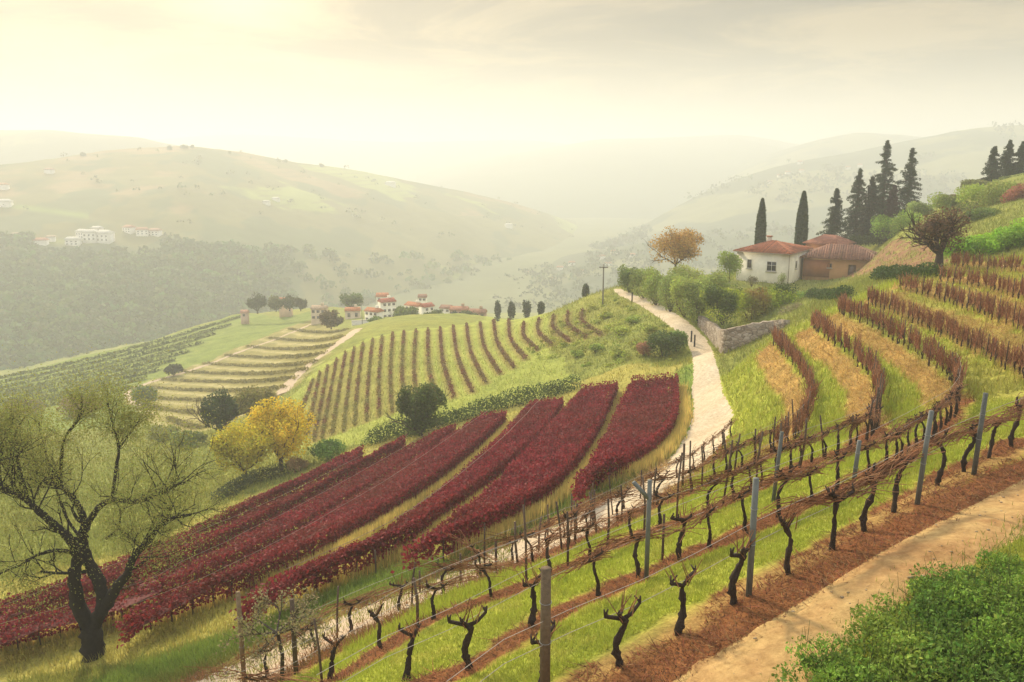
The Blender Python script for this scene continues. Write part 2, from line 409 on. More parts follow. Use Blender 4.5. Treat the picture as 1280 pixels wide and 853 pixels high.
def line_dist(X, Y, L, maxd=4):
    """distance and side (+ = left of the walking direction) of points to a traced line"""
    d = np.full(X.shape, 1e9); side = np.ones(X.shape)
    m = (X > L[:,0].min()-maxd)&(X < L[:,0].max()+maxd)&(Y > L[:,1].min()-maxd)&(Y < L[:,1].max()+maxd)
    idx = np.nonzero(m)[0]; tg = np.gradient(L[:,:2], axis=0)
    for i in range(0, len(idx), 20000):
        s = idx[i:i+20000]; dx = X[s][:,None]-L[None,:,0]; dy = Y[s][:,None]-L[None,:,1]
        d2 = dx*dx+dy*dy; k = d2.argmin(1); r = np.arange(len(s))
        d[s] = np.sqrt(d2[r,k]); side[s] = np.sign(tg[k,0]*dy[r,k]-tg[k,1]*dx[r,k])
    return d, side
def in_poly(X, Y, poly):
    c = np.zeros(X.shape, bool); n = len(poly); j = n-1
    for i in range(n):
        xi, yi = poly[i][:2]; xj, yj = poly[j][:2]
        if yi != yj: c ^= ((yi > Y) != (yj > Y)) & (X < (xj-xi)*(Y-yi)/(yj-yi)+xi)
        j = i
    return c
def px_poly(L): return np.array([p[:2] for p in (at(x, y) for x, y in L) if p is not None])
# ------------------------------------------------------------------ the traced layout
ROW1 = trace([(560,960),(600,920),(683,872),(775,832),(848,793),(920,752),(985,716),(1040,688),(1118,640),(1170,607),(1235,573),(1310,541),(1400,500),(1500,455)], .3)
ROW2 = trace([(400,930),(440,903),(508,868),(587,832),(664,786),(747,745),(797,722),(849,699),(886,685),(972,645),(1013,628),(1085,597),(1140,562),(1180,535),(1196,508),(1190,478),(1150,446),(1095,412),(1050,392)], .3)
ROW3 = trace([(250,925),(330,893),(415,850),(520,785),(600,751),(646,735),(700,712),(750,690),(820,662),(897,635),(984,592),(1060,562),(1088,545),(1098,515),(1092,478),(1062,445),(1018,412)], .3)
ROW4 = trace([(330,850),(420,800),(500,765),(560,742),(640,712),(720,680),(800,640),(850,622),(917,590),(984,558),(1008,532),(1014,500),(1000,468),(968,430)], .3)
ROW5 = trace([(600,722),(660,697),(720,668),(780,638),(820,612),(860,590),(893,567),(914,548)], .3)
ROW6 = trace([(1085,380),(1150,407),(1220,442),(1300,482)], .3)
ROW7 = trace([(1125,362),(1200,384),(1300,423)], .3)
ROW8 = trace([(1178,352),(1230,362),(1300,382)], .3)
ROW9 = trace([(1190,334),(1235,338),(1300,344)], .3)
NEAR_ROWS = [ROW1, ROW2, ROW3, ROW4, ROW5]; FAR_ROWS = [ROW6, ROW7, ROW8, ROW9]
BOWL = [(728,389,752,420),(710,392,733,424),(692,396,712,428),(674,400,690,433),(655,405,672,439),(636,402,657,450),(617,402,642,461),(600,405,625,469),(583,407,607,480),(566,409,590,491),(550,411,567,497),(535,413,545,502),(520,414,522,508),(505,416,506,512),(491,418,490,517),(478,421,474,521),(466,425,458,528),(454,430,443,533),(443,436,429,540),(432,442,415,544),(421,450,402,550),(410,459,392,553),(400,467,383,545),(391,476,374,520)]
BOWL_ROWS = []
for xt, yt, xb, yb in BOWL:
    mx, my = (xt+xb)/2, (yt+yb)/2
    bend = 6*(xt-500)/150
    BOWL_ROWS.append(trace([(xt,yt),(mx-bend*.9-3,my),(xb,yb)], .5, 10))
TL = [(362,412),(335,423),(308,434),(282,445),(255,455),(225,465),(200,475),(180,485),(168,497),(185,510),(210,524)]
TR = [(436,412),(428,422),(418,432),(408,442),(396,453),(384,463),(372,473),(358,485),(340,497),(306,516),(262,534)]
TERRACES = [trace([l, (l[0]*.6+r[0]*.4, l[1]*.6+r[1]*.4+4), (l[0]*.25+r[0]*.75, l[1]*.25+r[1]*.75+4), r], .7, 8) for l, r in zip(TL, TR)]
GREENS = []
for i in range(9):
    f = i/8
    a = (0-20, 478+48*f); b = (305+(150-305)*f*.9, 396+(490-396)*f*.95)
    GREENS.append(trace([a, ((a[0]+b[0])/2, (a[1]+b[1])/2+6*(1-f)), b], .8, 8))
PATH_U = [(640,1000),(760,905),(845,850),(920,803),(1010,748),(1100,692),(1180,650),(1285,597),(1400,540),(1520,486),(1640,440)]
PATH_L = [(800,1060),(930,940),(1005,860),(1070,803),(1150,742),(1222,704),(1285,668),(1400,606),(1520,545),(1640,492)]
ROAD_L = [(768,362),(775,369),(805,384),(841,410),(862,432),(868,461),(866,485),(868,510),(858,545),(830,583),(790,608),(740,628),(700,650),(600,695),(540,724),(450,760),(350,802),(240,852),(120,905)]
ROAD_R = [(777,362),(792,369),(813,375),(861,404),(886,432),(896,461),(901,485),(909,505),(914,520),(911,540),(897,560),(868,590),(830,617),(780,650),(720,676),(640,708),(560,742),(470,783),(400,820),(330,858),(230,910)]
rl = trace(ROAD_L, .3); rr = trace(ROAD_R, .3)
def strip_sheet(A, B, name, mat, lift, n=240, k=9, wob=.15, seed=3):
    """a draped sheet between two traced edges, its borders slightly ragged"""
    sa = np.linspace(0, len(A)-1, n); ia = np.arange(len(A))
    sb = np.linspace(0, len(B)-1, n); ib = np.arange(len(B))
    a = np.stack([np.interp(sa, ia, A[:,0]), np.interp(sa, ia, A[:,1])], 1)
    b = np.stack([np.interp(sb, ib, B[:,0]), np.interp(sb, ib, B[:,1])], 1)
    wl = wob*(fbm(a[:,0]*1.7, a[:,1]*1.7, 4, seed)-.5)*2; wr = wob*(fbm(b[:,0]*1.7, b[:,1]*1.7, 4, seed+7)-.5)*2
    d = b-a; L = np.linalg.norm(d, axis=1)[:,None]; d = d/L
    a = a + d*wl[:,None]; b = b + d*wr[:,None]
    t = np.linspace(0, 1, k)
    G = a[:,None]*(1-t)[None,:,None] + b[:,None]*t[None,:,None]
    z = ground_z(G[...,0], G[...,1]) + lift*np.sin(np.pi*np.clip(t*1.0,.06,.94))[None]
    z[:,0] -= .03; z[:,-1] -= .03
    V = np.dstack([G, z]).reshape(-1,3)
    i, j = np.meshgrid(np.arange(n-1), np.arange(k-1), indexing='ij'); q = (i*k+j).ravel()
    mb = MB(); mb.add(V, np.stack([q, q+k, q+k+1, q+1], 1))
    o = mb.build(name, mat, smooth=True); struct(o); return G
def fairest(A, B):
    return A, B
# match both road edges by arclength fraction from far to near
for A, B in ((rl, rr),):         # the upper road is a little wider than its two traced wheel lines
    nA = np.stack([np.interp(np.linspace(0,1,len(A)), np.linspace(0,1,len(B)), B[:,k]) for k in (0,1)], 1); dA = A[:,:2]-nA; dA /= np.linalg.norm(dA,axis=1)[:,None]; A[:,:2] += dA*.3*np.clip((A[:,1]-32)/10,0,1)[:,None]
    nB = np.stack([np.interp(np.linspace(0,1,len(B)), np.linspace(0,1,len(A)), A[:,k]) for k in (0,1)], 1); dB = B[:,:2]-nB; dB /= np.linalg.norm(dB,axis=1)[:,None]; B[:,:2] += dB*.3*np.clip((B[:,1]-32)/10,0,1)[:,None]
ROADG = strip_sheet(rl, rr, 'road', M_ROAD, .07, 420, 9, .22)
pu, pl_ = trace(PATH_U, .3), trace(PATH_L, .3)
PATHG = strip_sheet(pu, pl_, 'dirt_path', M_PATH, .05, 200, 25, .30, 21)
TR1 = trace([(446,412),(420,432),(392,452),(368,472),(350,494)], .4)
TR2 = trace([(392,404),(345,424),(300,440),(245,461),(182,480),(162,490),(164,500),(176,507)], .4)
for L, wd in ((TR1, 1.3), (TR2, .7)):
    tg = np.gradient(L[:,:2], axis=0); tg /= np.linalg.norm(tg, axis=1)[:,None]; nr = np.stack([-tg[:,1], tg[:,0]], 1)
    strip_sheet(np.column_stack([L[:,:2]+nr*wd, L[:,2]]), np.column_stack([L[:,:2]-nr*wd, L[:,2]]), 'farm_track', M_ROAD, .14, len(L), 5, .5)
ROAD_POLY = np.concatenate([rl[:,:2], rr[::-1,:2]]); PATH_POLY = np.concatenate([pu[:,:2], pl_[::-1,:2]])
# red vine blocks: upper edge and lower edge of each row as traced
RED = [
 ([(797,470),(783,500),(765,545),(742,580),(724,604)], [(847,484),(846,530),(824,562),(790,586),(730,610)]),
 ([(734,481),(690,532),(625,602),(562,652),(520,676)], [(772,492),(745,552),(700,613),(640,652),(560,690)]),
 ([(669,500),(602,570),(510,645),(440,683),(375,715),(310,745)], [(704,512),(668,562),(610,611),(548,655),(512,682),(440,715),(370,742)]),
 ([(609,516),(520,573),(430,632),(330,692),(240,737),(160,768)], [(633,529),(588,573),(528,619),(434,676),(350,718),(270,748),(190,775)]),
 ([(549,537),(440,599),(330,660),(200,724),(60,772),(-40,800)], [(571,544),(520,582),(450,627),(330,696),(200,755),(60,792),(-40,815)]),
 ([(492,553),(400,601),(290,654),(150,714),(0,760),(-60,775)], [(507,559),(430,604),(330,659),(190,726),(30,778),(-60,795)]),
 ([(442,568),(360,604),(285,638),(160,700),(-20,756)], [(453,572),(390,605),(289,658),(150,722),(-30,790)]),
]
RED_W = []
for U, Lw in RED:
    u = trace(U, .5, 6, 1.35); l = trace(Lw, .5, 6, .35); n = max(len(u), len(l))
    f = lambda A: np.stack([np.interp(np.linspace(0, 1, n), np.linspace(0, 1, len(A)), A[:,k]) for k in range(3)], 1)
    RED_W.append((f(u), f(l)))
POLY_RED = px_poly([(850,455),(870,500),(850,560),(716,622),(600,680),(500,715),(395,752),(250,800),(0,850),(-60,740),(160,690),(285,628),(442,560),(560,530),(720,480),(790,455)])
POLY_BOWL = px_poly([(680,393),(640,399),(580,406),(500,414),(450,428),(385,470),(365,500),(380,560),(460,556),(560,527),(720,487),(720,470),(690,440)])
POLY_TERR = px_poly([(395,398),(445,410),(420,435),(350,496),(300,522),(230,545),(170,515),(155,490),(240,458)])
POLY_GREEN = px_poly([(-40,478),(100,446),(300,393),(390,390),(400,398),(240,458),(155,488),(180,525),(90,540),(-40,540)])
POLY_SOIL = px_poly([(1075,312),(1165,303),(1180,330),(1110,345),(1060,345)])
POLY_LAWN = px_poly([(905,455),(968,405),(1050,372),(1290,470),(1290,560),(1000,640),(700,760),(480,900),(900,900),(1300,640)]+[])
VERGE_LINE = trace([(862,460),(858,530),(835,575),(720,620),(600,685),(440,740),(300,800),(150,850)], .4)
def lin(h): 
    h = h.lstrip('#'); return np.array([((int(h[i:i+2],16)/255+.055)/1.055)**2.4 if int(h[i:i+2],16) > 10 else int(h[i:i+2],16)/255/12.92 for i in (0,2,4)])
C_GRASS = np.array((.25,.275,.065)); C_LAWN = np.array((.37,.42,.05)); C_MULCH = np.array((.20,.085,.035)); C_STRAW = np.array((.47,.31,.10))
C_DRY = np.array((.36,.29,.10)); C_SOIL = np.array((.25,.13,.085))
def ground_cover(X, Y):
    """base colour of the ground cover and how much grass grows on it"""
    n = len(X); n1 = fbm(X*.5, Y*.5, 4, 31); n2 = fbm(X*.15, Y*.15, 4, 37); n3 = fbm(X*2.2, Y*2.2, 3, 41)
    C = C_GRASS[None]*(.8+.4*n1[:,None]); C = C*(1-(n2[:,None]-.35).clip(0,.4)) + np.array((.33,.30,.07))*(n2[:,None]-.35).clip(0,.4)
    G = np.ones(n)
    def put(m, c, g=None, k=1.0):
        m = np.clip(m, 0, 1)*k; C[:] = C*(1-m[:,None]) + np.asarray(c)*m[:,None]
        if g is not None: G[:] = G*(1-m) + g*m
    jx = (fbm(X*.35, Y*.35, 3, 81)-.5)*np.clip(Y*.03,.6,4); jy = (fbm(X*.35, Y*.35, 3, 83)-.5)*np.clip(Y*.05,.6,6); X0, Y0 = X, Y
    def in_poly_(a, b, p): return in_poly(X+jx, Y+jy, p)
    put(in_poly_(X,Y,POLY_GREEN).astype(float), (.21,.27,.06), .3, .9)
    put(in_poly_(X,Y,POLY_TERR).astype(float), (.30,.26,.09), .2, .9)
    put(in_poly_(X,Y,POLY_BOWL).astype(float), (.36,.40,.09), .5, .85)
    put(in_poly_(X,Y,POLY_RED).astype(float), (.38,.34,.085), .4, .9)
    put(in_poly_(X,Y,POLY_SOIL)*np.clip((n3-.33)/.12,0,1), C_SOIL*(.75+.6*n3[:,None]), 0, .92)
    for L in GREENS:
        d, s = line_dist(X, Y, L, 6); put((1.3-np.abs(d))/.8, (.12,.15,.04), .1, .7)
        put(1-np.abs(d-2.2)/1.0, (.30,.33,.10), None, .5)
    for L in TERRACES:
        d, s = line_dist(X, Y, L, 6); put((1.0-d)/.6, (.22,.19,.07), .1, .5); put(1-np.abs(d*s*-1-2.0)/1.0, (.50,.44,.22), .1, .8)
    for L in BOWL_ROWS:
        d, s = line_dist(X, Y, L, 3); put((.8-d)/.5, (.24,.15,.06), .1, .6)
    # lawn on the vine benches
    near = (Y < 62) & (X > -6)
    dr, sr = line_dist(X, Y, rr, 60); right_of_road = (sr > 0) | (dr > 1e8)
    Xr = np.interp(Y[::1], np.sort(rr[:,1]), rr[np.argsort(rr[:,1]),0])
    lawn = near & (X > Xr-.2) & (Y < 60)
    put(lawn.astype(float)*(.75+.5*(n1-.5)), C_LAWN, 1.0)
    put(((n3-.58)/.1)*lawn, (.40,.38,.08), None, .5)
    dv, sv = line_dist(X, Y, VERGE_LINE, 4); put((1.6-dv)/.8, (.20,.29,.055), 1.0, .8)
    wob = (fbm(X*1.3, Y*1.3, 4, 51)-.5)
    for i, L in enumerate(NEAR_ROWS):
        d, s = line_dist(X, Y, L, 4.5); d2 = d + wob*.9
        nearpart = np.clip((33-Y)/3, 0, 1) if i < 4 else 1
        put((.62-d2)/.3*nearpart, C_MULCH*(.8+.6*n3[:,None]), .0)
        if i >= 1:   # straw covered banks below the rows that climb to the house
            off = d*s; bank = np.clip((.66-np.abs(off-.66)+wob*.5)/.25, 0, 1)*np.clip((Y-30)/3, 0, 1)
            put(bank*(i < 4), C_STRAW*(.75+.5*n3[:,None]), .15)
    for L in FAR_ROWS:
        d, s = line_dist(X, Y, L, 5); off = d*s
        put((1.15-np.abs(off-.9)+wob*.9)/.4, C_STRAW*(.75+.5*n3[:,None]), .15)
        put((1.0-np.abs(off+1.0)+wob)/.5, (.34,.30,.08), .5, .6)
    d, s = line_dist(X, Y, ROW1, 4.5); off = -d*s
    dp, sp = line_dist(X, Y, pu, 3)
    put((1.15-np.abs(dp)+wob*1.0)/.4, C_MULCH*(.85+.6*n3[:,None]), .0)
    put((.45-np.abs(dp-1.25)+wob*.6)/.3*(sp > 0), (.42,.28,.10), .15, .7)
    dl, sl = line_dist(X, Y, rl, 3); put((.7-dl+wob*1.1)/.4*np.clip((45-Y)/6,0,1), (.30,.17,.08), .1, .9)
    put((1.3-dr+wob*1.3)/.5*np.clip((36-Y)/6,0,1), (.26,.13,.06), .1, .9)
    inp = in_poly(X, Y, PATH_POLY) | in_poly(X, Y, ROAD_POLY); G[inp] = 0
    put(in_poly(X, Y, PATH_POLY).astype(float), (.5,.34,.15), 0)
    return np.clip(C, 0, 1), G
# ------------------------------------------------------------------ the terrain sheet
A_, L_ = np.meshgrid(GA, GL); YY = np.exp(L_); XX = A_*YY; ZZ = ground_z(XX, YY)
cc, _g = ground_cover(XX.ravel(), YY.ravel())
mb = MB(); nj, ni = A_.shape; j, i = np.meshgrid(np.arange(nj-1), np.arange(ni-1), indexing='ij'); q = (j*ni+i).ravel()
mb.add(np.stack([XX, YY, ZZ], -1).reshape(-1,3), np.stack([q, q+1, q+ni+1, q+ni], 1), cc)
struct(mb.build('ground', M_GROUND, smooth=True))
FLOOR = -101.0
# valley floor out to the far ranges
mb = MB(); a = np.linspace(-1.15, 1.15, 120); yv = np.exp(np.linspace(math.log(380), math.log(4600), 90)); A2, Y2 = np.meshgrid(a, yv); X2 = A2*Y2
Z2 = FLOOR + (fbm(X2*.006, Y2*.006, 4, 71)-.5)*10
nf = fbm(X2*.012, Y2*.012, 4, 73).ravel()[:,None]
j, i = np.meshgrid(np.arange(89), np.arange(119), indexing='ij'); q = (j*120+i).ravel()
mb.add(np.stack([X2,Y2,Z2],-1).reshape(-1,3), np.stack([q,q+1,q+121,q+120],1), np.array((.10,.12,.05))*(1-nf)+np.array((.20,.20,.09))*nf)
struct(mb.build('valley_floor', M_HILL, smooth=True))
# ------------------------------------------------------------------ hills across the valley
class Hill:
    def __init__(s, name, ridge, foot, prof, amp, fscale, cfun, seed, nu=260, nv=120, floor=None):
        """ridge: (column, row, distance) of the skyline; foot: (column, distance) where the slope meets the valley"""
        rg = np.array(ridge, float); ra, rt, _ = ray(rg[:,0], rg[:,1]); ft = np.array(foot, float); fa = ray(ft[:,0], 300)[0]
        s.a = np.linspace(ra.min(), ra.max(), nu); s.s = np.linspace(0, 1, nv)
        # smooth skyline
        sk = smooth_px(np.stack([ra, rt, rg[:,2]], 1), 10); o = np.argsort(sk[:,0]); sk = sk[o]
        t = np.interp(s.a, sk[:,0], sk[:,1]); Yr = np.interp(s.a, sk[:,0], sk[:,2]); Yf = np.interp(s.a, fa, ft[:,1])
        S = s.s[:,None]; Y = Yf + (Yr-Yf)*S; X = s.a*Y
        zf = FLOOR-4 if floor is None else floor
        Z = zf + (t*Yr-zf)*prof(S)
        env = np.sin(np.pi*np.clip(S,0,1))**.7 + .12
        s.nz = fbm(X*fscale, Y*fscale, 5, seed)
        Z = Z + (s.nz-.5)*amp*env + np.clip(S-.9,0,1)*10*(fbm(X*fscale*9, Y*fscale*9, 3, seed+3)-.5)*.06*amp
        s.X, s.Y, s.Z = X, Y, Z
        # behind the ridge it falls away again
        B = np.linspace(0, 1, 14)[1:,None]; Yb = Yr + B*(Yr*.22); Xb = s.a*Yb; Zb = Z[-1] + (zf-Z[-1])*B**1.6
        XX = np.concatenate([X, Xb]); YY = np.concatenate([Y, Yb]); ZZ = np.concatenate([Z, Zb]); nj = len(XX)
        px = 640 + F*(XX/YY)*(CT+0*XX); col = cfun(XX.ravel(), YY.ravel(), ZZ.ravel())
        mb = MB(); j, i = np.meshgrid(np.arange(nj-1), np.arange(nu-1), indexing='ij'); q = (j*nu+i).ravel()
        mb.add(np.stack([XX,YY,ZZ],-1).reshape(-1,3), np.stack([q,q+1,q+nu+1,q+nu],1), col)
        struct(mb.build(name, M_HILL, smooth=True))
    def at(s, px, py):
        a, t, _ = ray(px, py); k = np.clip((a-s.a[0])/(s.a[1]-s.a[0]), 0, len(s.a)-1.001); i = int(k); f = k-i
        T = (s.Z[:,i]/s.Y[:,i])*(1-f) + (s.Z[:,i+1]/s.Y[:,i+1])*f; j = int(np.argmax(T >= t))
        if T[j] < t: return None
        y = s.Y[j,i]*(1-f)+s.Y[j,i+1]*f; return np.array([a*y, y, t*y])
    def z(s, a, v):
        """point at column a (X/Y) and height fraction v"""
        return np.stack([bil(m, s.a, s.s, a, v) for m in (s.X, s.Y, s.Z)], -1)
def to_px(X, Y, Z):
    d = Y*CT - Z*ST; return 640+F*X/d, 426.5-F*(Z*CT+Y*ST)/d
def col_left(X, Y, Z):
    px, py = to_px(X, Y, Z); n = fbm(X*.010, Y*.010, 5, 91); m = fbm(X*.03, Y*.016, 4, 95)
    C = np.array((.16,.15,.05))*(.75+.5*n[:,None])
    def put(k, c): 
        k = np.clip(k, 0, 1)[:,None]; C[:] = C*(1-k)+np.array(c)*k
    put((m-.52)/.05, (.10,.12,.045)); put((n-.56)/.05*(py < 270), (.27,.19,.085)); put((.40-n)/.04, (.26,.30,.07))
    # forest on the lower slope
    edge = 306 + 22*(n-.5) + np.clip(px-150, 0, 400)*.05
    put(np.clip((py-edge)/6,0,1)*np.clip((390-px)/150,0.12,1), np.array((.075,.095,.04))); put((.25-np.abs(py-262-(px-50)*.14)/22)*4*(px < 110), (.20,.26,.06))
    # contour stripes of far vineyards
    st = np.sin(Z*1.6+n*5); put(((st > .55)*(m < .5)*(py < 300)*.4).astype(float), (.14,.13,.05))
    return C
def prof_soft(S): return np.sin(S*np.pi/2)**.9
def prof_lin(S): return S*(1.25-.25*S)
LEFT = Hill('hill', [(-330,222,640),(-150,214,680),(0,206,740),(60,199,780),(130,189,830),(200,184,870),(235,183,885),(300,190,930),(370,203,980),(440,212,1040),(520,228,1110),(600,244,1170),(670,263,1230),(720,284,1290),(750,300,1320),(790,330,1360)],
            [(-330,330),(0,350),(200,400),(400,520),(560,700),(700,960),(790,1100)], prof_lin, 16, .0075, col_left, 101, 340, 170)
def col_far(base):
    def f(X, Y, Z):
        n = fbm(X*.004, Y*.004, 5, 111); return np.array(base)*(.55+.9*n[:,None])
    return f
def col_right(X, Y, Z):
    n = fbm(X*.008, Y*.008, 5, 113); C = np.array((.07,.09,.045))*(.7+.6*n[:,None]); k = np.clip((n-.55)/.05, 0, 1)[:,None]
    return C*(1-k) + np.array((.19,.19,.08))*k
Hill('far_hill', [(-300,160,1400),(-100,160,1400),(0,163,1400),(60,163,1400),(110,168,1400),(170,172,1400),(200,178,1400),(270,192,1400),(330,215,1400)], [(-300,1150),(330,1150)], prof_soft, 14, .006, col_right, 121, 160, 60)
Hill('far_ridge', [(100,185,3300),(200,174,3300),(300,168,3300),(400,174,3300),(480,178,3300),(640,176,3300),(720,182,3300),(830,195,3300)], [(100,2400),(830,2400)], prof_soft, 20, .003, col_far((.08,.10,.06)), 131, 160, 60)
Hill('far_mountain', [(520,215,2900),(600,199,2900),(700,184,2900),(760,176,2900),(850,171,2900),(920,169,2900),(960,174,2900),(1000,182,2900),(1080,195,2900)], [(520,1500),(1080,1500)], prof_soft, 24, .004, col_far((.07,.09,.05)), 141, 200, 70)
Hill('mountain_spur', [(780,290,1700),(820,262,1800),(870,236,1900),(930,207,2000),(980,188,2050),(1030,174,2080),(1075,166,2080),(1110,168,2080),(1150,171,2080),(1250,180,2080),(1400,185,2080)], [(780,1350),(1400,1300)], prof_soft, 22, .006, col_right, 151, 220, 80)
RIGHT = Hill('mountain', [(740,316,1080),(780,297,1120),(800,286,1150),(850,256,1200),(900,232,1250),(960,212,1300),(1010,200,1330),(1060,191,1350),(1110,181,1350),(1150,173,1350),(1200,164,1350),(1260,158,1350),(1400,150,1350),(1550,150,1350)], [(740,950),(900,800),(1100,760),(1550,760)], prof_lin, 26, .007, col_right, 161, 280, 120)
LOW = Hill('foothill', [(520,392,740),(560,373,760),(620,352,780),(680,336,800),(740,321,820),(780,311,830),(830,301,840),(900,295,850),(1000,287,850),(1100,272,850),(1300,270,850)], [(520,560),(800,540),(1300,560)], prof_lin, 14, .012, col_right, 171, 240, 80)
# ------------------------------------------------------------------ the air
mb = MB(); box(mb, (0, 1900, (HAZE_TOP-118)/2), (8600, 5900, HAZE_TOP+118))
m, t, o = new_mat('haze'); pv = N_(t, 'ShaderNodeVolumePrincipled')
pv.inputs['Color'].default_value = (*HAZE_COL, 1); pv.inputs['Density'].default_value = HAZE_D; pv.inputs['Anisotropy'].default_value = HAZE_G
t.links.new(pv.outputs[0], o.inputs['Volume'])
hz = mb.build('haze', m); hz['kind'] = 'stuff'

# low mist lying in the valley bottom
mb = MB(); tt = np.linspace(0, np.pi, 13)[:,None]; pp = np.linspace(0, 2*np.pi, 24, endpoint=False)[None]
for (mx, my, Ym, rx_, ry_, rz_) in ((620, 345, 1000, 300, 380, 22), (745, 302, 1500, 200, 500, 17)):
    a, t_, _ = ray(mx, my); V = np.stack([float(a)*Ym+rx_*np.sin(tt)*np.cos(pp)*np.ones_like(tt), Ym+ry_*np.sin(tt)*np.sin(pp), float(t_)*Ym+rz_*np.cos(tt)*np.ones_like(pp)], -1)
    i, j = np.meshgrid(np.arange(12), np.arange(24), indexing='ij'); mb = MB(); mb.add(V.reshape(-1,3), np.stack([(i*24+j).ravel(), (i*24+(j+1)%24).ravel(), ((i+1)*24+(j+1)%24).ravel(), ((i+1)*24+j).ravel()], 1))
    m, t, o = new_mat('mist'); pv = N_(t, 'ShaderNodeVolumePrincipled'); pv.inputs['Color'].default_value = (.98,.98,.97,1); pv.inputs['Density'].default_value = .009; pv.inputs['Anisotropy'].default_value = HAZE_G; t.links.new(pv.outputs[0], o.inputs['Volume'])
    ms_ = mb.build('mist', m); ms_['kind'] = 'stuff'; ms_['label'] = 'pale mist lying in the valley bottom'
# ------------------------------------------------------------------ grapevines, stakes and posts
C_BARKV = np.array((.050,.034,.026)); C_CANE = np.array((.27,.11,.055)); C_CANE2 = np.array((.36,.19,.09)); C_STAKE = np.array((.11,.075,.055)); C_GREY = np.array((.15,.16,.15))
def v_trunk(h, r, lean):
    n = 17; z = np.linspace(0, 1, n); p = np.zeros((n,3)); ph = rng.uniform(0, 6.3); am = rng.uniform(.07,.17)
    p[:,0] = lean*z**1.5 + am*np.sin(z*5+ph)*z; p[:,1] = am*.7*np.sin(z*4+ph*2)*z; p[:,2] = h*z - .06*(z == 0)
    rr = r*(1.25-.5*z+.12*np.sin(z*17+ph)+.13*rng.normal(size=n)); rr[-1] *= 1.35; rr[-2] *= 1.15
    return p, rr
def make_gnarled(pruned, r=.05, h=.85, canes=26, spread=1.0):
    root = empty('grapevine', (0,0,0)); mb = MB()
    p, rr = v_trunk(h, r*rng.uniform(.85,1.15), rng.uniform(-.25,.25)); tube(mb, p, rr, 9, C_BARKV*rng.uniform(.8,1.2), .17)
    top = p[-1]
    for k in range(rng.integers(2,4)):       # knotty arms
        a = rng.uniform(-1,1); sgn = 1 if k % 2 else -1
        d = np.array([sgn*rng.uniform(.14,.34), a*.12, rng.uniform(.05,.22)])
        q = np.stack([top, top+d*.5+np.array([0,0,.03*rng.normal()]), top+d]); tube(mb, q, [r*.75, r*.62, r*.55], 7, C_BARKV, .15)
        for _ in range(3):
            e = np.array([rng.normal()*.05, rng.normal()*.05, rng.uniform(.04,.13)]); tube(mb, [q[-1], q[-1]+e], [.022,.012], 5, C_BARKV*1.3)
    mb.build('trunk', M_BARK, root)
    mb = MB(); n = 8 if pruned else canes
    for _ in range(n):
        st = top + np.array([rng.uniform(-.25,.25)*spread*(0.5 if pruned else 2.2), rng.normal()*.05, rng.uniform(-.02,.12)])
        L = rng.uniform(.2,.5) if pruned else rng.uniform(.7,1.5)*spread; sg = rng.choice([-1,1])
        t = np.linspace(0,1,5)
        if pruned: q = st + np.stack([sg*t*L*.4, rng.normal()*.12*t, t*L], 1)
        else: q = st + np.stack([sg*t*L, rng.normal()*.12*t+rng.normal(size=5)*.02, .10*np.sin(t*3)+rng.normal()*.07*t+rng.normal(size=5)*.025], 1)
        c = C_CANE*(1-(k:=rng.random())) + C_CANE2*k
        tube(mb, q, np.linspace(.012,.006,5), 3, c*rng.uniform(.6,1.2), cap=False)
    mb.build('canes', M_BARK, root)
    return root
def make_upright():
    """a vine tied up to its stake, its canes standing bunched and reddish"""
    root = empty('staked_vine', (0,0,0)); mb = MB(); h = rng.uniform(1.15,1.4)
    tube(mb, [(0,0,-.1),(rng.normal()*.03,rng.normal()*.03,h)], [.032,.026], 5, C_STAKE*rng.uniform(.8,1.5)); mb.build('stake', M_WOOD, root)
    mb = MB(); p, rr = v_trunk(.55, .035, rng.uniform(-.1,.1)); p = p+np.array([.06,0,0]); tube(mb, p, rr, 6, C_BARKV*1.4, .1); mb.build('trunk', M_BARK, root)
    mb = MB()
    for _ in range(32):
        b = p[-1] + np.array([rng.normal()*.16, rng.normal()*.04, rng.uniform(-.25,.1)]); L = rng.uniform(.4,.85); t = np.linspace(0,1,4)
        q = b + np.stack([rng.normal()*.26*t, rng.normal()*.08*t, t*L], 1) + rng.normal(size=(4,3))*.03
        k = rng.random(); c = np.array((.36,.13,.07))*(1-k)+np.array((.42,.22,.11))*k
        tube(mb, q, [.020,.016,.013,.009], 3, c*rng.uniform(.55,1.2), cap=False)
    mb.build('canes', M_BARK, root); return root
def make_stake(h, r, c, top=0):
    mb = MB(); tube(mb, [(0,0,-.15),(rng.normal()*.02,rng.normal()*.02,h*.55),(rng.normal()*.04,rng.normal()*.04,h)], [r,r*.95,r*.85], 6, c); return mb.mesh('vine_stake', M_WOOD)
ORD = ['first','second','third','fourth','fifth','sixth','seventh','eighth','ninth','tenth','eleventh','twelfth','thirteenth','fourteenth','fifteenth','sixteenth','seventeenth','eighteenth','nineteenth','twentieth','twenty-first','twenty-second','twenty-third','twenty-fourth']
def row_spots(L, spacing, jit=.12):
    q = resample(L, spacing); tg = np.gradient(q[:,:2], axis=0)
    for i in range(len(q)):
        x, y = q[i,:2] + rng.normal(size=2)*jit*.4
        yield i, x, y, float(ground_z(x, y)), math.atan2(tg[i,1], tg[i,0])
def in_frame(x, y, z, m=25):
    px, py = to_px(x, y, z); return -m < px < 1280+m and py < 853+70
PRUNED = [make_gnarled(True) for _ in range(5)]; CANED = [make_gnarled(False, canes=48, h=.95) for _ in range(6)]; SMALL = [make_gnarled(False, .04, .8, 26, 1.0) for _ in range(5)]
UPR = [make_upright() for _ in range(8)]
used = set()
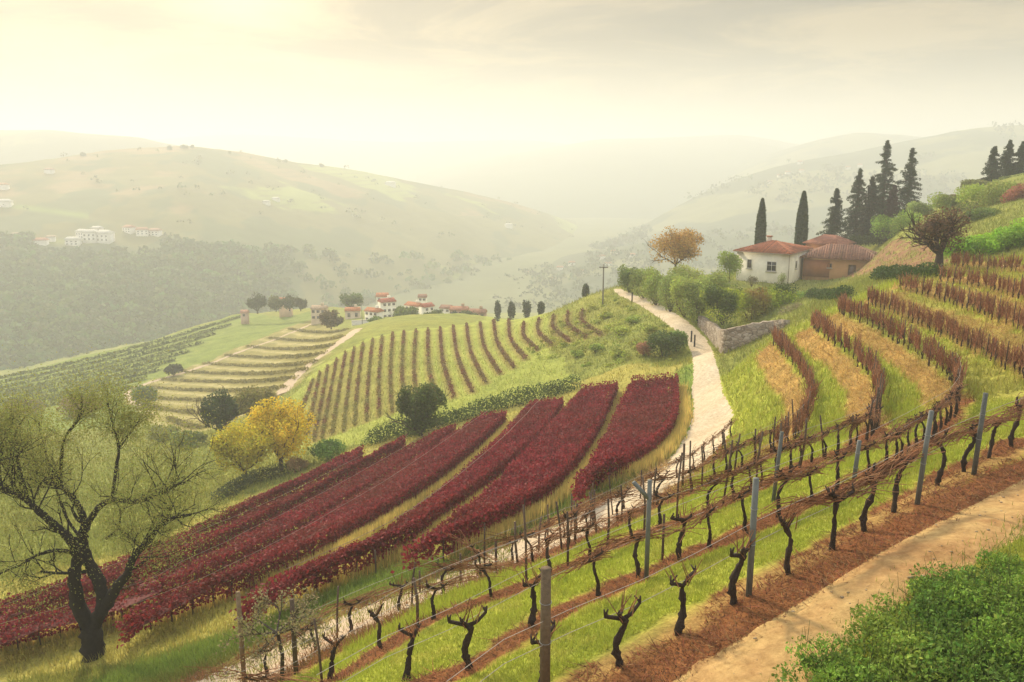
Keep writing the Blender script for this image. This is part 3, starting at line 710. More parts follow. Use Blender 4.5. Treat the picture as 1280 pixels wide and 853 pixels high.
def place(pool, loc, rz, sc_=1.0, tilt=(0,0)):
    src = pool[rng.integers(len(pool))]
    if src.name not in used:
        used.add(src.name); src.location = loc; src.rotation_euler = (tilt[0], tilt[1], rz); src.scale = (sc_,)*3; return src
    return copy_tree(src, loc, rz, sc_, tilt)
ROWN = ['front row beside the dirt path', 'second row down from the dirt path', 'third row down from the dirt path', 'fourth row down from the dirt path']
# front row: each trunk where it stands
cnt = 0
F_BASES = [(676,866,0),(775,832,0),(848,793,0),(918,754,0),(985,718,0),(1040,688,1),(1080,664,1),(1117,641,1),(1172,607,1),(1205,590,1),(1236,573,1),(1264,559,1),(1296,545,1),(1330,531,1)]
FN = ['against the thick wooden post', 'bent to the left, first right of the thick wooden post', 'thick and leaning right, second from the thick wooden post', 'standing close by the tall grey post', 'bent left, first right of the tall grey post', 'under the left end of the brown cane band', 'second under the brown cane band', 'third under the brown cane band, left of a grey post', 'right beside the second grey post', 'between the two right grey posts', 'just right of the rightmost grey post', 'at the right edge of the photo', 'just beyond the right edge of the photo', 'farthest along to the right, past the photo edge']
for (bx, by, cn), nm in zip(F_BASES, FN):
    p = at(bx, by)
    if p is None: continue
    o = place(CANED if cn else PRUNED, p, math.atan2(.6,.8)+rng.normal()*.2, rng.uniform(1.0,1.15))
    tag(o, 'gnarled dark grapevine '+nm, 'grapevine', 'vines of the front row')
# second row: traced trunks, then on towards the terraces
S_BASES = [(508,850),(587,836),(664,783),(747,745),(797,722),(849,699),(886,685),(930,664),(972,647),(1013,631),(1045,615),(1085,600)]
for i, (bx, by) in enumerate(S_BASES):
    p = at(bx, by); o = place(PRUNED if i < 3 or i in (5,) else SMALL, p, math.atan2(.6,.8)+rng.normal()*.2, rng.uniform(.95,1.1))
    tag(o, 'bare knotty grapevine, %s from the left in the %s' % (ORD[i], ROWN[1]), 'grapevine', 'vines of the second row')
n_up = 0
for ri, (L, sp) in enumerate(((ROW2, .72), (ROW3, .72), (ROW4, .72))):
    k = 0
    for i, x, y, z, rz in row_spots(L, sp):
        px, py = to_px(x, y, z)
        if not in_frame(x, y, z): continue
        if y > 31.5 - ri*.5:
            if ri == 0 and n_up > 400: continue
            o = place(UPR, (x,y,z), rz+rng.normal()*.3, rng.uniform(.82,1.0), (rng.normal()*.03, rng.normal()*.03)); n_up += 1
            tag(o, ['reddish brown vine tied up in the terrace row farthest right of three curved rows', 'reddish brown vine tied up in the middle of the three curved terrace rows', 'reddish brown vine tied up in the curved terrace row nearest the road'][ri], 'staked vine', ['right curved terrace row', 'middle curved terrace row', 'curved terrace row by the road'][ri])
        elif ri > 0 and px > 330 and i % (1 if px > 900 else 2) == 0 or (ri == 0 and px > 1095 and y > 22):
            o = place(SMALL if px > 560 or rng.random() < .4 else PRUNED, (x,y,z), rz+rng.normal()*.15, rng.uniform(.85,1.0)); k += 1
            if k <= 20 and ri > 0: tag(o, 'thin dark grapevine, %s from the left in the %s' % (ORD[k-1], ROWN[ri+1]), 'grapevine', 'vines of the lower rows')
            else: tag(o, 'low grapevine with tangled canes where the %s bends away at right' % ROWN[ri+1].replace(' down from the dirt path',''), 'grapevine', 'vines at the bend of the %s' % ['second row','third row','fourth row'][ri])
for ri, (L, sp) in enumerate(zip(FAR_ROWS, (.54, .58, .68, .78))):
    for i, x, y, z, rz in row_spots(L, sp):
        if not in_frame(x, y, z): continue
        o = place(UPR, (x,y,z), rz+rng.normal()*.3, rng.uniform(.74,.9), (rng.normal()*.03, rng.normal()*.03)); n_up += 1
        tag(o, 'bare reddish vine on a stake in the %s terrace row at right' % ['lowest straight', 'second straight', 'third straight', 'topmost short'][ri], 'staked vine', '%s terrace row' % ['lowest straight', 'second straight', 'third straight', 'topmost short'][ri])
assert n_up < 300, n_up
# stakes along the lower rows
SM = [make_stake(rng.uniform(1.35,1.75), rng.uniform(.028,.04), C_STAKE*rng.uniform(.7,1.3)) for _ in range(8)]
for ri, (L, sp, lo, hi) in enumerate(((ROW3, 1.35, 400, 1100), (ROW4, 1.2, 360, 1010), (ROW5, 1.25, 600, 920))):
    for i, x, y, z, rz in row_spots(L, sp, .2):
        px, py = to_px(x, y, z)
        if not lo < px < hi or y > 33: continue
        if px < 640 and i % 2: continue
        o = bpy.data.objects.new('vine_stake', SM[rng.integers(8)]); COL.objects.link(o); o.location = (x,y,z)
        o.rotation_euler = (rng.normal()*.06, rng.normal()*.06, rng.uniform(0,6)); o.scale = (1,1,rng.uniform(.75,1.15))
        tag(o, 'thin dark wooden stake in the %s' % ['third vine row down from the dirt path', 'fourth vine row, just above the gravel road', 'short vine row along the gravel road edge'][ri], 'vine stake', ['stakes of the third row', 'stakes of the fourth row', 'stakes along the road edge'][ri])
# low tangled canes of the road-edge row
for i, x, y, z, rz in row_spots(ROW5, 1.5):
    o = place(SMALL, (x,y,z), rz, .85); tag(o, 'low thin vine in the short row along the gravel road', 'grapevine', 'vines along the road edge')
# tall posts: (column, foot row, head row, radius, colour, label)
POSTS = [(681,874,697,.085,(.16,.115,.075),'thick round wooden post at the bottom, left end of the front row',0),
 (936,745,590,.055,C_GREY,'tall grey post in the front row beside a bent vine',.0),(1146,631,510,.055,C_GREY,'tall grey post left of the two at the right end',.05),(1217,594,489,.06,C_GREY*.8,'dark grey post rightmost in the front row',.03),
 (808,722,594,.05,C_GREY,'grey post with a slanted brace in the second row',.0),(966,629,537,.05,C_GREY*.9,'dark grey post in the middle of the second row',.06),(1066,611,549,.055,C_GREY,'short grey post behind the brown canes',.05),
 (853,612,553,.045,C_STAKE,'slim dark post beside the road in the fourth row',.0),(742,656,611,.05,C_STAKE*.8,'dark post standing on the lower road edge, alone',.0),
 (306,862,730,.06,(.24,.17,.10),'pale brown wooden post at lower left, left of the straggly tree',.0),(370,842,742,.06,(.12,.085,.06),'dark wooden post right of the straggly tree',.0),
 (525,742,712,.035,C_STAKE,'small stake by the stony road, left one of a close group',.0),(576,732,690,.035,C_STAKE,'dark stake in the stony road margin',.0),(620,716,672,.04,C_STAKE,'dark stake right of the stony road margin',.0),
 (470,722,686,.035,C_STAKE,'stake in the grass verge beside the red vines',.0),(828,700,640,.03,C_STAKE,'thin upright stake right of the braced post',.0)]
for bx, by, ty, r, c, lab, tl in POSTS:
    p = at(bx, by); h = (by-ty)*mpp(bx, (by+ty)/2, p[1])*1.02
    root = empty('vineyard_post' if r > .045 else 'vine_stake', p); mb = MB()
    tube(mb, [(0,0,-.2),(tl*h*.5,0,h*.5),(tl*h,0,h)], [r,r*.98,r*.95], 10, np.array(c)); mb.build('shaft', M_METAL if c is C_GREY else M_WOOD, root)
    if 'brace' in lab and 'right of' not in lab:
        mb = MB(); tube(mb, [(.02,.0,h*.80),(-.34,.0,h*.98)], [.045,.045], 8, np.array(c)); mb.build('brace', M_METAL, root)
    if r > .05:
        mb = MB()
        for k in (.45,.75): tube(mb, [(tl*h*k+r*1.08*math.cos(a), r*1.08*math.sin(a), h*k+.01*math.sin(a)) for a in np.linspace(0,6.283,12)], .006, 4, (.3,.3,.28), cap=False)
        mb.build('wire_tie', M_METAL, root)
    tag(root, lab, 'post', 'posts along the vine rows')
# wires strung along the rows
for ri, (L, hs, lab) in enumerate(((ROW1,(.95,1.35),'thin trellis wires strung along the front vine row'),(ROW2,(.9,1.3),'thin trellis wires strung along the second vine row'),(ROW3,(.85,1.2),'thin trellis wires strung along the third vine row'),(ROW4,(.8,1.2),'thin trellis wires strung along the fourth vine row'))):
    mb = MB(); q = L[(L[:,1] < 34)]; q = resample(q, 1.2); q[:,2] = ground_z(q[:,0], q[:,1])
    for h in hs: tube(mb, q + np.array([0,0,h]), .0055, 3, (.34,.30,.26), cap=False)
    tag(mb.build('trellis_wire', M_METAL), lab, 'trellis wire')
# ------------------------------------------------------------------ rows of red vines
RED_LAB = ['broad dark red vine block with the rounded end, nearest the road bend', 'red vine row second from the road bend', 'red vine row third from the road bend', 'red vine row fourth from the road bend', 'red vine row fifth from the road bend, reaching the large tree', 'red vine row sixth from the road bend', 'farthest narrow red vine row by the dark hedge']
stem = MB(); tube(stem, [(0,0,-.1),(.02,.01,.5),(-.02,.0,1.0)], [.04,.03,.025], 5, (.10,.065,.05)); STEM = stem.mesh('trunk', M_BARK)
for (u, l), lab in zip(RED_W, RED_LAB):
    root = empty('red_vine_row', (*l[len(l)//2,:2], l[len(l)//2,2])); o0 = np.array(root.location)
    n = len(u); du = l[:,:2]-u[:,:2]; wd = np.linalg.norm(du, axis=1)[:,None]+1e-6; du = du/wd
    A = u[:,:2].copy()
    thin = np.maximum(0, 1.0-wd[:,0]); 
    A -= du*(thin[:,None] + (.7 if RED_LAB.index(lab) >= 3 else .5))
    B = l[:,:2] - du*np.minimum(.2, wd*.15)
    k = 14; t = np.linspace(0,1,k); G = A[:,None]*(1-t)[None,:,None]+B[:,None]*t[None,:,None]
    endf = np.minimum(1, np.minimum(np.arange(n), np.arange(n)[::-1])/3.)
    prof = np.minimum(1, np.minimum(t*6+.8, (1-t)*10+.35))
    H = 1.22*prof[None]*(.75+.25*endf[:,None]) + (fbm(G[...,0]*1.1, G[...,1]*1.1, 4, 61)-.5)*.4
    gz = ground_z(G[...,0], G[...,1])
    V = np.dstack([G, gz+H]); i, j = np.meshgrid(np.arange(1,n-2), np.arange(1,k-3), indexing='ij'); q = (i*k+j).ravel()
    mb = MB(); nz = fbm(G[...,0]*.6, G[...,1]*.6, 4, 63).reshape(-1,1)
    mb.add(V.reshape(-1,3)-o0-np.array([0,0,.2]), np.stack([q,q+k,q+k+1,q+1],1), np.array((.15,.020,.026))*(.7+.6*nz))
    area = float(np.mean(wd))*np.linalg.norm(np.diff(u[:,:2],axis=0),axis=1).sum(); m = int(min(150000, area*200))
    pw = wd[:,0]+.3; cw = np.concatenate([[0],np.cumsum(.5*(pw[1:]+pw[:-1]))]); fi = np.clip(np.interp(rng.random(m), cw/cw[-1], np.arange(n)), 0, n-1.001); fj = rng.beta(.85,.85,m)*(k-1.001); i0 = fi.astype(int); j0 = fj.astype(int); a = (fi-i0)[:,None]; b = (fj-j0)[:,None]
    Pp = (V[i0,j0]*(1-a)+V[i0+1,j0]*a)*(1-b)+(V[i0,j0+1]*(1-a)+V[i0+1,j0+1]*a)*b
    Pp = Pp + np.column_stack([rng.normal(size=(m,2))*.10, rng.uniform(-.14,.17,m)])
    cl_ = fbm(Pp[:,0]*.9, Pp[:,1]*.9, 4, 65)[:,None]; dry = np.clip((fbm(Pp[:,0]*.12, Pp[:,1]*.12, 3, 67)-.5)*4,0,1)[:,None]
    col = tint(m, (.225,.025,.033), .45, .14)*(.62+.8*cl_); col = col*(1-.35*dry)+np.array((.20,.08,.045))*.35*dry
    cards(mb, Pp-o0, .15, col, np.array([0,0,1.]), .7)
    # the leafy side above the bare stems
    ms = int(np.linalg.norm(np.diff(l[:,:2],axis=0),axis=1).sum()*330); fi = rng.random(ms)*(n-1.001); i0 = fi.astype(int); a = (fi-i0)[:,None]
    Q = B[i0]*(1-a)+B[i0+1]*a + rng.normal(size=(ms,2))*.09; hz_ = rng.uniform(.30,1.35,ms)
    cards(mb, np.column_stack([Q, ground_z(Q[:,0],Q[:,1])+hz_])-o0, .16, tint(ms, (.24,.030,.036), .4, .12))
    for e in (0, n-1):                       # leafy ends of the row
        me_ = int(wd[e,0]*150)+60; f = rng.random((me_,1)); Q = A[e]*(1-f)+B[e]*f + rng.normal(size=(me_,2))*.14
        cards(mb, np.column_stack([Q, ground_z(Q[:,0],Q[:,1])+rng.uniform(.4,1.4,me_)])-o0, .17, tint(me_, (.24,.030,.036), .4, .12))
    mb.build('foliage', M_LEAF, root)
    if 2 <= RED_LAB.index(lab) <= 5:
        mb = MB(); Gm = G[:,5]; tube(mb, np.column_stack([Gm, ground_z(Gm[:,0],Gm[:,1])+1.62])[::6]-o0, .013, 3, (.42,.30,.25), cap=False); mb.build('wire', M_METAL, root)
    L = np.column_stack([B, l[:,2]]); st = max(.8, np.linalg.norm(np.diff(L[:,:2],axis=0),axis=1).sum()/95)
    for i, x, y, z, rz in row_spots(L, st, .1):
        c = bpy.data.objects.new('trunk', STEM); COL.objects.link(c); c.parent = root; c.location = Vector((x,y,z))-root.location; c.rotation_euler.z = rng.uniform(0,6); c.scale = (1,1,rng.uniform(.9,1.15))
    tag(root, lab, 'red vine row', 'rows of red leaved vines')
# tall dry grass in the alleys between the red rows
mb = MB()
for u, l in RED_W[:5]:
    m = 9000; fi = rng.random(m)*(len(l)-1.001); i0 = fi.astype(int); a = (fi-i0)[:,None]; Q = l[i0,:2]*(1-a)+l[i0+1,:2]*a; dq = (l[i0,:2]-u[i0,:2]); dq /= np.linalg.norm(dq,axis=1)[:,None]+1e-6; Q = Q + rng.normal(size=(m,2))*.2 + dq*.30
    z = ground_z(Q[:,0], Q[:,1]); h = rng.uniform(.3,.8,m); d = rng.normal(size=(m,2))*.06
    V = np.stack([np.column_stack([Q-np.array([.025,0]), z]), np.column_stack([Q+np.array([.025,0]), z]), np.column_stack([Q+d, z+h])],1).reshape(-1,3)
    mb.add(V, np.arange(3*m).reshape(m,3), np.repeat(tint(m,(.66,.52,.16),.3),3,0))
stuff(mb.build('dry_grass', M_GRASS), 'yellow dry grass in the alleys between red vine rows', 'grass')
# ------------------------------------------------------------------ rows on the slopes behind
def leaf_row(L, h, wdt, per_m, size, c1, c2, name):
    q = resample(L, .25); o = q[len(q)//2].copy(); ln = .25*len(q); m = int(ln*per_m); k = rng.random(m)*(len(q)-1.001); i0 = k.astype(int); f = (k-i0)[:,None]
    P = q[i0]*(1-f)+q[i0+1]*f; P = P + np.column_stack([rng.normal(size=(m,2))*wdt, rng.random(m)*h]); n = fbm(P[:,0]*.35, P[:,1]*.35, 3, 77)[:,None]
    n = np.clip((n-.35)*3.3, 0, 1); c = np.array(c1)*(1-n)+np.array(c2)*n
    mb = MB(); cards(mb, P-o, size, c*rng.uniform(.65,1.3,(m,1)), np.array([0,0,1.]), .4); r = mb.build(name, M_LEAF, loc=o); return r
for i, L in enumerate(BOWL_ROWS):
    q = resample(L, .5); 
    o = leaf_row(L, .5, .10, 42, .2, (.22,.10,.06), (.26,.24,.08) if i > 10 else (.22,.15,.07), 'vine_row')
    tag(o, 'low brown vine row on the green slope, %s from the right' % ORD[i], 'vine row', 'vine rows on the green slope')
for i, L in enumerate(TERRACES):
    o = leaf_row(L, .5, .3, 20, .42, (.22,.20,.07), (.30,.26,.09), 'terrace_row')
    tag(o, 'thin olive vine row on the tan contour terraces, %s from the top' % ORD[i], 'vine row', 'rows on the contour terraces')
for i, L in enumerate(GREENS):
    o = leaf_row(L, .8, .35, 20, .6, (.10,.13,.035), (.17,.19,.05), 'field_row')
    tag(o, 'faint green row across the far left field, %s from the skyline' % ORD[i], 'vine row', 'rows of the far green field')

for pool in (PRUNED, CANED, SMALL, UPR):
    for o in pool:
        if o.name not in used:
            for c in list(o.children): bpy.data.objects.remove(c)
            bpy.data.objects.remove(o)
# ------------------------------------------------------------------ trees and shrubs
def branch(mb, tips, p, d, L, r, lev, col, seg=6, up=.15, spread=.7, kids=(3,5), shrink=.62):
    """one limb with its side shoots; collects the outer points in tips"""
    n = 5; pts = [np.array(p, float)]; d = np.array(d, float); d /= np.linalg.norm(d)
    for i in range(n-1):
        d = d + rng.normal(size=3)*.16 + np.array([0,0,up*.25]); d /= np.linalg.norm(d); pts.append(pts[-1]+d*L/(n-1))
    pts = np.array(pts); rad = np.linspace(r, r*.55, n); tube(mb, pts, rad, max(3, seg), col, .05 if seg > 4 else 0, cap=False)
    if lev == 0:
        tips.extend(pts[1:]); return
    if lev == 1: tips.extend(pts[3:])
    for k in range(rng.integers(*kids)+1):
        f = rng.uniform(.35, 1.0); i = f*(n-1); i0 = min(int(i), n-2); q = pts[i0]+(pts[i0+1]-pts[i0])*(i-i0)
        s = unit(1)[0]; s -= d*np.dot(s, d); nd = d*(1-spread*.4)+s*spread+np.array([0,0,up])
        branch(mb, tips, q, nd, L*shrink*rng.uniform(.75,1.2), r*.5*(1.15-f*.3), lev-1, col, seg-1, up, spread, kids, shrink)
def round_tree(name, base, h, wd, col, leaf, nleaf, label, cat='tree', group=None, lev=2, trunk_r=None, crown=(.35,1.0), dens=1.0, bark=(.07,.05,.04), airy=.25):
    root = empty(name, base); mb = MB(); tips = []; tr = trunk_r or h*.03; hc = h*crown[0]
    lean = rng.normal(size=2)*h*.02
    pts = np.array([(0,0,-.3),(lean[0]*.5,lean[1]*.5,hc*.5),(lean[0],lean[1],hc)]); tube(mb, pts, [tr*1.3,tr,tr*.85], 8, bark, .06)
    for k in range(5):
        a = k*2*np.pi/5+rng.uniform(-.4,.4); el = rng.uniform(.5,1.25)
        d = (np.cos(a)*np.cos(el)*wd/h*1.1, np.sin(a)*np.cos(el)*wd/h*1.1, np.sin(el)); branch(mb, tips, pts[-1]-np.array([0,0,rng.uniform(0,hc*.25)]), d, (h-hc)*.62, tr*.55, lev, np.array(bark), 6)
    mb.build('trunk', M_BARK, root)
    T = np.array(tips); k = rng.integers(len(T), size=nleaf); P = T[k] + rng.normal(size=(nleaf,3))*np.array([wd*.07,wd*.07,h*.055])
    c0 = np.array([lean[0],lean[1],h*(crown[0]+crown[1])/2-h*.02]); rad = np.array([wd/2,wd/2,h*(crown[1]-crown[0])/2*1.12])
    ok = (((P-c0)/rad)**2).sum(1) < 1.05; P = P[ok]
    lb, dn = lobes(int(nleaf*dens*.5), [(c0+unit(1)[0]*rad*.55, rad*rng.uniform(.32,.5)) for _ in range(14)], .8); P = np.concatenate([P, lb])
    nz = fbm((P[:,0]+base[0])*2.2/max(wd,1)*2, (P[:,2]+P[:,1]*.6)*2.2/max(wd,1)*2, 3, 201)[:,None]
    mb = MB(); cards(mb, P, leaf, tint(len(P), col, .3, .1)*(.6+.8*nz), (P-c0)/rad, .5); mb.build('crown', M_LEAF, root)
    return tag(root, label, cat, group)
def shrub(name, base, wd, h, col, leaf, n, label, cat='shrub', group=None, dark=None, nl=9, stems=0, deep=1.0):
    root = empty(name, base); L = []
    for _ in range(nl):
        a = rng.uniform(0, 6.3); q = np.sqrt(rng.random())*.62; L.append((np.array([np.cos(a)*wd*.5*q, np.sin(a)*wd*.5*q*deep, h*rng.uniform(.42,.72)]), np.array([wd,wd*deep,h])*rng.uniform(.17,.28)))
    L.append((np.array([0,0,h*.42]), np.array([wd*.42,wd*.42*deep,h*.42])))
    P, d = lobes(n, L, .5); P[:,2] = np.maximum(P[:,2], rng.random(n)*h*.12)
    nz = fbm((P[:,0]+base[0]*3)*2.4/max(wd,.8), (P[:,2]+P[:,1]*.7)*2.4/max(wd,.8), 3, 203)[:,None]; c = tint(n, np.array(col)*1.65, .3, .1)*(.4+1.2*nz)
    if dark is not None:
        k = np.clip((nz-.5)*6, 0, 1); c = c*(1-k)+tint(n, dark, .3, .1)*k
    mb = MB(); cards(mb, P, leaf, c, d, .55); 
    if stems == 0: mb.build('foliage', M_LEAF, root)
    else:
        mb.build('foliage', M_LEAF, root)
    mb = MB()
    for _ in range(max(4, stems)):
        a = rng.uniform(0,6.3); q = rng.uniform(.05,.35)*wd; tube(mb, [(np.cos(a)*.04,np.sin(a)*.04,-.1),(np.cos(a)*q*.8,np.sin(a)*q*.8,h*.3),(np.cos(a)*q,np.sin(a)*q,h*.6)], [.035,.03,.015], 5, (.09,.065,.05))
    mb.build('stem', M_BARK, root)
    return tag(root, label, cat, group)
def P_(px, py, Y=None):
    if Y is None:
        p = at(px, py)
        if p is not None: return p
        Y = 110
    a, t, _ = ray(px, py); return np.array([float(a)*Y, Y, float(t)*Y])
def sz(px, py, p): return mpp(px, py, p[1])
# ---- the large tree at lower left: limbs traced, given depth
TB = at(116, 822); Yt = TB[1]
def limb(L, dep0=0, dep1=0):
    k = np.array(L, float); out = []
    for i, (x, y) in enumerate(k):
        f = i/(len(k)-1); Y = Yt + dep0+(dep1-dep0)*f; fx, fy = x*.508, 420+y*.508; a, t, _ = ray(fx, fy); out.append((float(a)*Y-TB[0], Y-TB[1], float(t)*Y-TB[2]))
    return np.array(out)
tree = empty('large_tree', TB); mb = MB(); tips = []; BK = np.array((.032,.026,.024))
def L_(pts, r0, r1, d0, d1, tw=9, tl=1.5, seg=9):
    q = limb(pts, d0, d1); q = smooth_px(q, 6); tube(mb, q, np.linspace(r0, r1, len(q)), seg, BK, .13, cap=False)
    for _ in range(int(tw*1.7)):
        f = rng.uniform(.3, 1.0)**.8*(len(q)-1.01); i = int(f); p = q[i]+(q[i+1]-q[i])*(f-i); d = q[i+1]-q[i]; d = d/np.linalg.norm(d)
        s = unit(1)[0]; nd = d*.5+s*.8+np.array([0,0,.35]); branch(mb, tips, p, nd, tl*rng.uniform(.6,1.25), max(.014, r1*.55), 2, BK, 5, .18, .75, (2,4), .62)
L_([(231,800),(228,760),(222,712)], .42, .34, 0, 0, 0, seg=12)
L_([(222,720),(195,670),(182,600),(192,545)], .28, .17, 0, -.3, 0, seg=10)
L_([(228,715),(252,660),(240,600),(212,545),(203,495),(210,465)], .25, .15, 0, .5, 2, seg=10)
L_([(232,712),(268,650),(292,612),(312,588),(330,545),(372,495),(405,455),(470,440)], .22, .05, .1, -1.3, 12, 1.5)
L_([(192,548),(170,500),(132,465),(95,432),(45,390),(-10,372),(-70,350)], .16, .06, -.3, -1.8, 14, 1.6)
L_([(212,470),(196,425),(176,395),(148,372),(108,360),(60,348)], .13, .05, .5, 1.4, 9, 1.4)
L_([(150,374),(150,310),(160,250),(196,200),(200,160)], .07, .025, 1, 1.5, 9, .65)
L_([(212,468),(240,425),(275,405),(335,408),(385,392),(445,362)], .12, .04, .5, -.8, 12, 1.3)
L_([(275,405),(285,330),(292,275),(278,220),(265,165)], .07, .025, .1, .8, 9, .7)
L_([(292,278),(320,240),(345,205)], .035, .02, .4, .9, 4, .45)
L_([(188,535),(140,528),(92,540),(45,566),(-20,590)], .08, .03, -.3, -1.6, 9, 1.2)
L_([(70,405),(50,330),(35,250),(60,200)], .05, .02, -1.2, -.5, 8, .65)
L_([(0,375),(-30,300),(-20,220)], .05, .02, -1.5, -1, 5, .7)
L_([(260,500),(292,470),(295,420)], .05, .02, .1, .5, 4, .9)
L_([(203,500),(160,440),(110,280),(95,210)], .06, .022, .5, 2.2, 8, .65)
mb.build('trunk', M_BARK, tree); T = np.array(tips); n = 75000; k = rng.integers(len(T), size=n); P = T[k]+rng.normal(size=(n,3))*rng.choice([.18,.38,.7],(n,1))
P = P[P[:,2] > 2.2]
mb = MB(); cards(mb, P, .058, tint(len(P), (.31,.32,.08), .4, .12)); mb.build('crown', M_LEAF, tree)
tag(tree, 'large dark forked tree with sparse spring leaves at lower left', 'tree')
# ---- yellow and green trees beyond the red rows
def rt(name, bx, by, hp, wp, col, lab, n=5000, leaf=.22, Y=None, **kw):
    p = P_(bx, by, Y); s = sz(bx, by-hp/2, p); return round_tree(name, p, hp*s, wp*s, np.array(col), leaf, n, lab, **kw)
rt('yellow_tree', 352, 590, 94, 96, (.80,.60,.06), 'yellow leaved tree right of the pair behind the red rows', 7000, .2, crown=(.2,1))
rt('yellow_tree', 308, 602, 82, 76, (.62,.54,.06), 'yellow green tree left of the pair behind the red rows', 5500, .2, crown=(.2,1))
rt('green_tree', 276, 545, 62, 44, (.07,.10,.035), 'dark green tree behind the yellow pair', 4000, .3, crown=(.1,1))
rt('olive_tree', 318, 528, 46, 60, (.28,.26,.07), 'olive green round tree peeking over the yellow pair', 4000, .28, crown=(.12,1))
rt('green_tree', 528, 546, 70, 68, (.10,.14,.035), 'bushy green tree standing in the long dark hedge', 8000, .2, crown=(.06,1))
rt('small_bush', 217, 470, 16, 22, (.07,.08,.035), 'small dark round tree on the far left field', 900, .5, crown=(.1,1))
rt('orange_tree', 844, 338, 56, 72, (.48,.29,.075), 'orange brown round tree at the top of the road', 6500, .28, Y=120, crown=(.13,1), dens=.35)
rt('bare_tree', 1172, 341, 82, 66, (.20,.12,.07), 'bare brown tree leaning over the terraces right of the barn', 3600, .14, crown=(.3,1), dens=.6, trunk_r=.28, lev=3)
def sb(name, bx, by, hp, wp, col, lab, n=2600, leaf=.2, Y=None, **kw):
    p = P_(bx, by, Y); s = sz(bx, by-hp/2, p); return shrub(name, p, wp*s, hp*s, np.array(col), leaf, n, lab, **kw)
sb('shrub', 412, 576, 30, 50, (.08,.14,.03), 'dark green round shrub left of the long hedge', 3000, .16)
sb('shrub', 372, 590, 20, 30, (.20,.13,.06), 'small brownish shrub under the yellow tree', 1200, .15)
sb('shrub', 903, 405, 54, 60, (.30,.34,.03), 'bright yellow green shrub above the left end of the stone wall', 6000, .2, dark=(.10,.15,.03), Y=80, nl=14)
sb('shrub', 938, 404, 50, 62, (.20,.22,.035), 'olive and rust coloured shrub below the white house', 5500, .2, dark=(.26,.14,.04), Y=82, nl=14)
sb('shrub', 968, 400, 50, 56, (.27,.33,.03), 'lime green shrub below the house corner', 5500, .2, dark=(.08,.12,.03), Y=84, nl=14)
sb('shrub', 1012, 392, 34, 50, (.11,.17,.035), 'green shrub at the right end of the bushes below the house', 3200, .18, Y=86, nl=12)
sb('shrub', 988, 410, 36, 40, (.18,.16,.09), 'grey brown twiggy shrub at the right end of the stone wall', 2600, .14, Y=78)
sb('shrub', 911, 352, 40, 36, (.17,.22,.04), 'leafy green shrub at the left corner of the white house', 3600, .2, Y=109)
sb('small_shrub', 940, 358, 14, 18, (.13,.12,.07), 'small grey shrub against the front wall of the white house', 700, .14, Y=108); sb('small_shrub', 977, 360, 22, 14, (.20,.22,.10), 'slim pale shrub by the right corner of the house front', 700, .14, Y=108)
ROADSH = [(786,366,30,26,(.10,.13,.035),'dark green shrub at the far top of the road'),(803,374,36,34,(.13,.16,.04),'second clipped shrub along the road from the far end'),(820,382,42,36,(.15,.18,.04),'third clipped shrub along the road, below the orange tree'),(838,390,46,38,(.12,.15,.04),'fourth clipped shrub along the road, olive with bare stems'),(856,397,48,40,(.17,.20,.045),'fifth clipped shrub along the road, paler green'),(872,404,48,40,(.12,.15,.035),'sixth clipped shrub along the road, next to the lime shrubs'),(860,372,36,50,(.18,.20,.05),'pale shrub behind the clipped road shrubs, upper one'),(890,384,40,44,(.14,.17,.04),'tall green shrub between the road shrubs and the house')]
for bx, by, hp, wp, c, lab in ROADSH: sb('road_shrub', bx, by, hp*1.22, wp*1.15, np.array(c)*1.35, lab, 4600, .2, stems=9, group='shrubs lining the upper road')
sb('shrub', 828, 446, 38, 48, (.07,.10,.03), 'dark green shrub left of the road bend', 3200, .18); sb('shrub', 806, 446, 24, 24, (.22,.12,.07), 'rust brown shrub left of the dark road shrub', 1200, .16)
sb('shrub', 846, 440, 30, 34, (.11,.16,.04), 'lighter green shrub touching the road edge', 2200, .18)
kn = [(745,440,12,22),(775,418,12,26),(758,398,8,18),(790,404,10,22),(770,446,10,24),(812,416,10,22),(722,446,9,20)]
for i, (bx, by, hp, wp) in enumerate(kn):
    sb('scrub_bush', bx, by, hp, wp, (.26,.29,.06) if i % 3 else (.22,.27,.06), 'low %s scrub bush on the grassy knoll, %s from the left' % ('yellow green' if i % 3 else 'green', ORD[sorted(range(len(kn)), key=lambda q: kn[q][0]).index(i)]), 700, .2, group='scrub on the knoll')
def hedge(L, h, wdt, col, per_m, leaf, lab, name='hedge', lift=0, dark=None):
    q = trace(L, .3); o = q[len(q)//2].copy(); m = int(.3*len(q)*per_m); k = rng.random(m)*(len(q)-1.001); i0 = k.astype(int); f = (k-i0)[:,None]; P = q[i0]*(1-f)+q[i0+1]*f
    n = fbm(P[:,0]*.5, P[:,1]*.5, 3, 221); d = unit(m); d[:,2] = np.abs(d[:,2]); hh = h*(.7+.6*n)
    P = P + d*np.column_stack([np.full(m,wdt),np.full(m,wdt),hh])*(1-.4*rng.random(m)**1.5)[:,None]
    nz = fbm(P[:,0]*1.3+P[:,2], P[:,1]*1.3+P[:,2], 3, 223)[:,None]; mb = MB(); cards(mb, P-o, leaf, tint(m, col, .3, .1)*(.55+.9*nz), d, .5)
    return tag(mb.build(name, M_LEAF, loc=o), lab, 'hedge')
hedge([(462,558),(490,548),(530,541),(570,528),(620,513),(680,498),(722,487)], 1.5, .8, (.085,.13,.03), 420, .17, 'long dark green hedge along the top of the red rows')
hedge([(272,628),(300,612),(330,602),(357,594)], 1.1, .7, (.10,.12,.045), 380, .16, 'short grey green hedge left below the yellow trees')
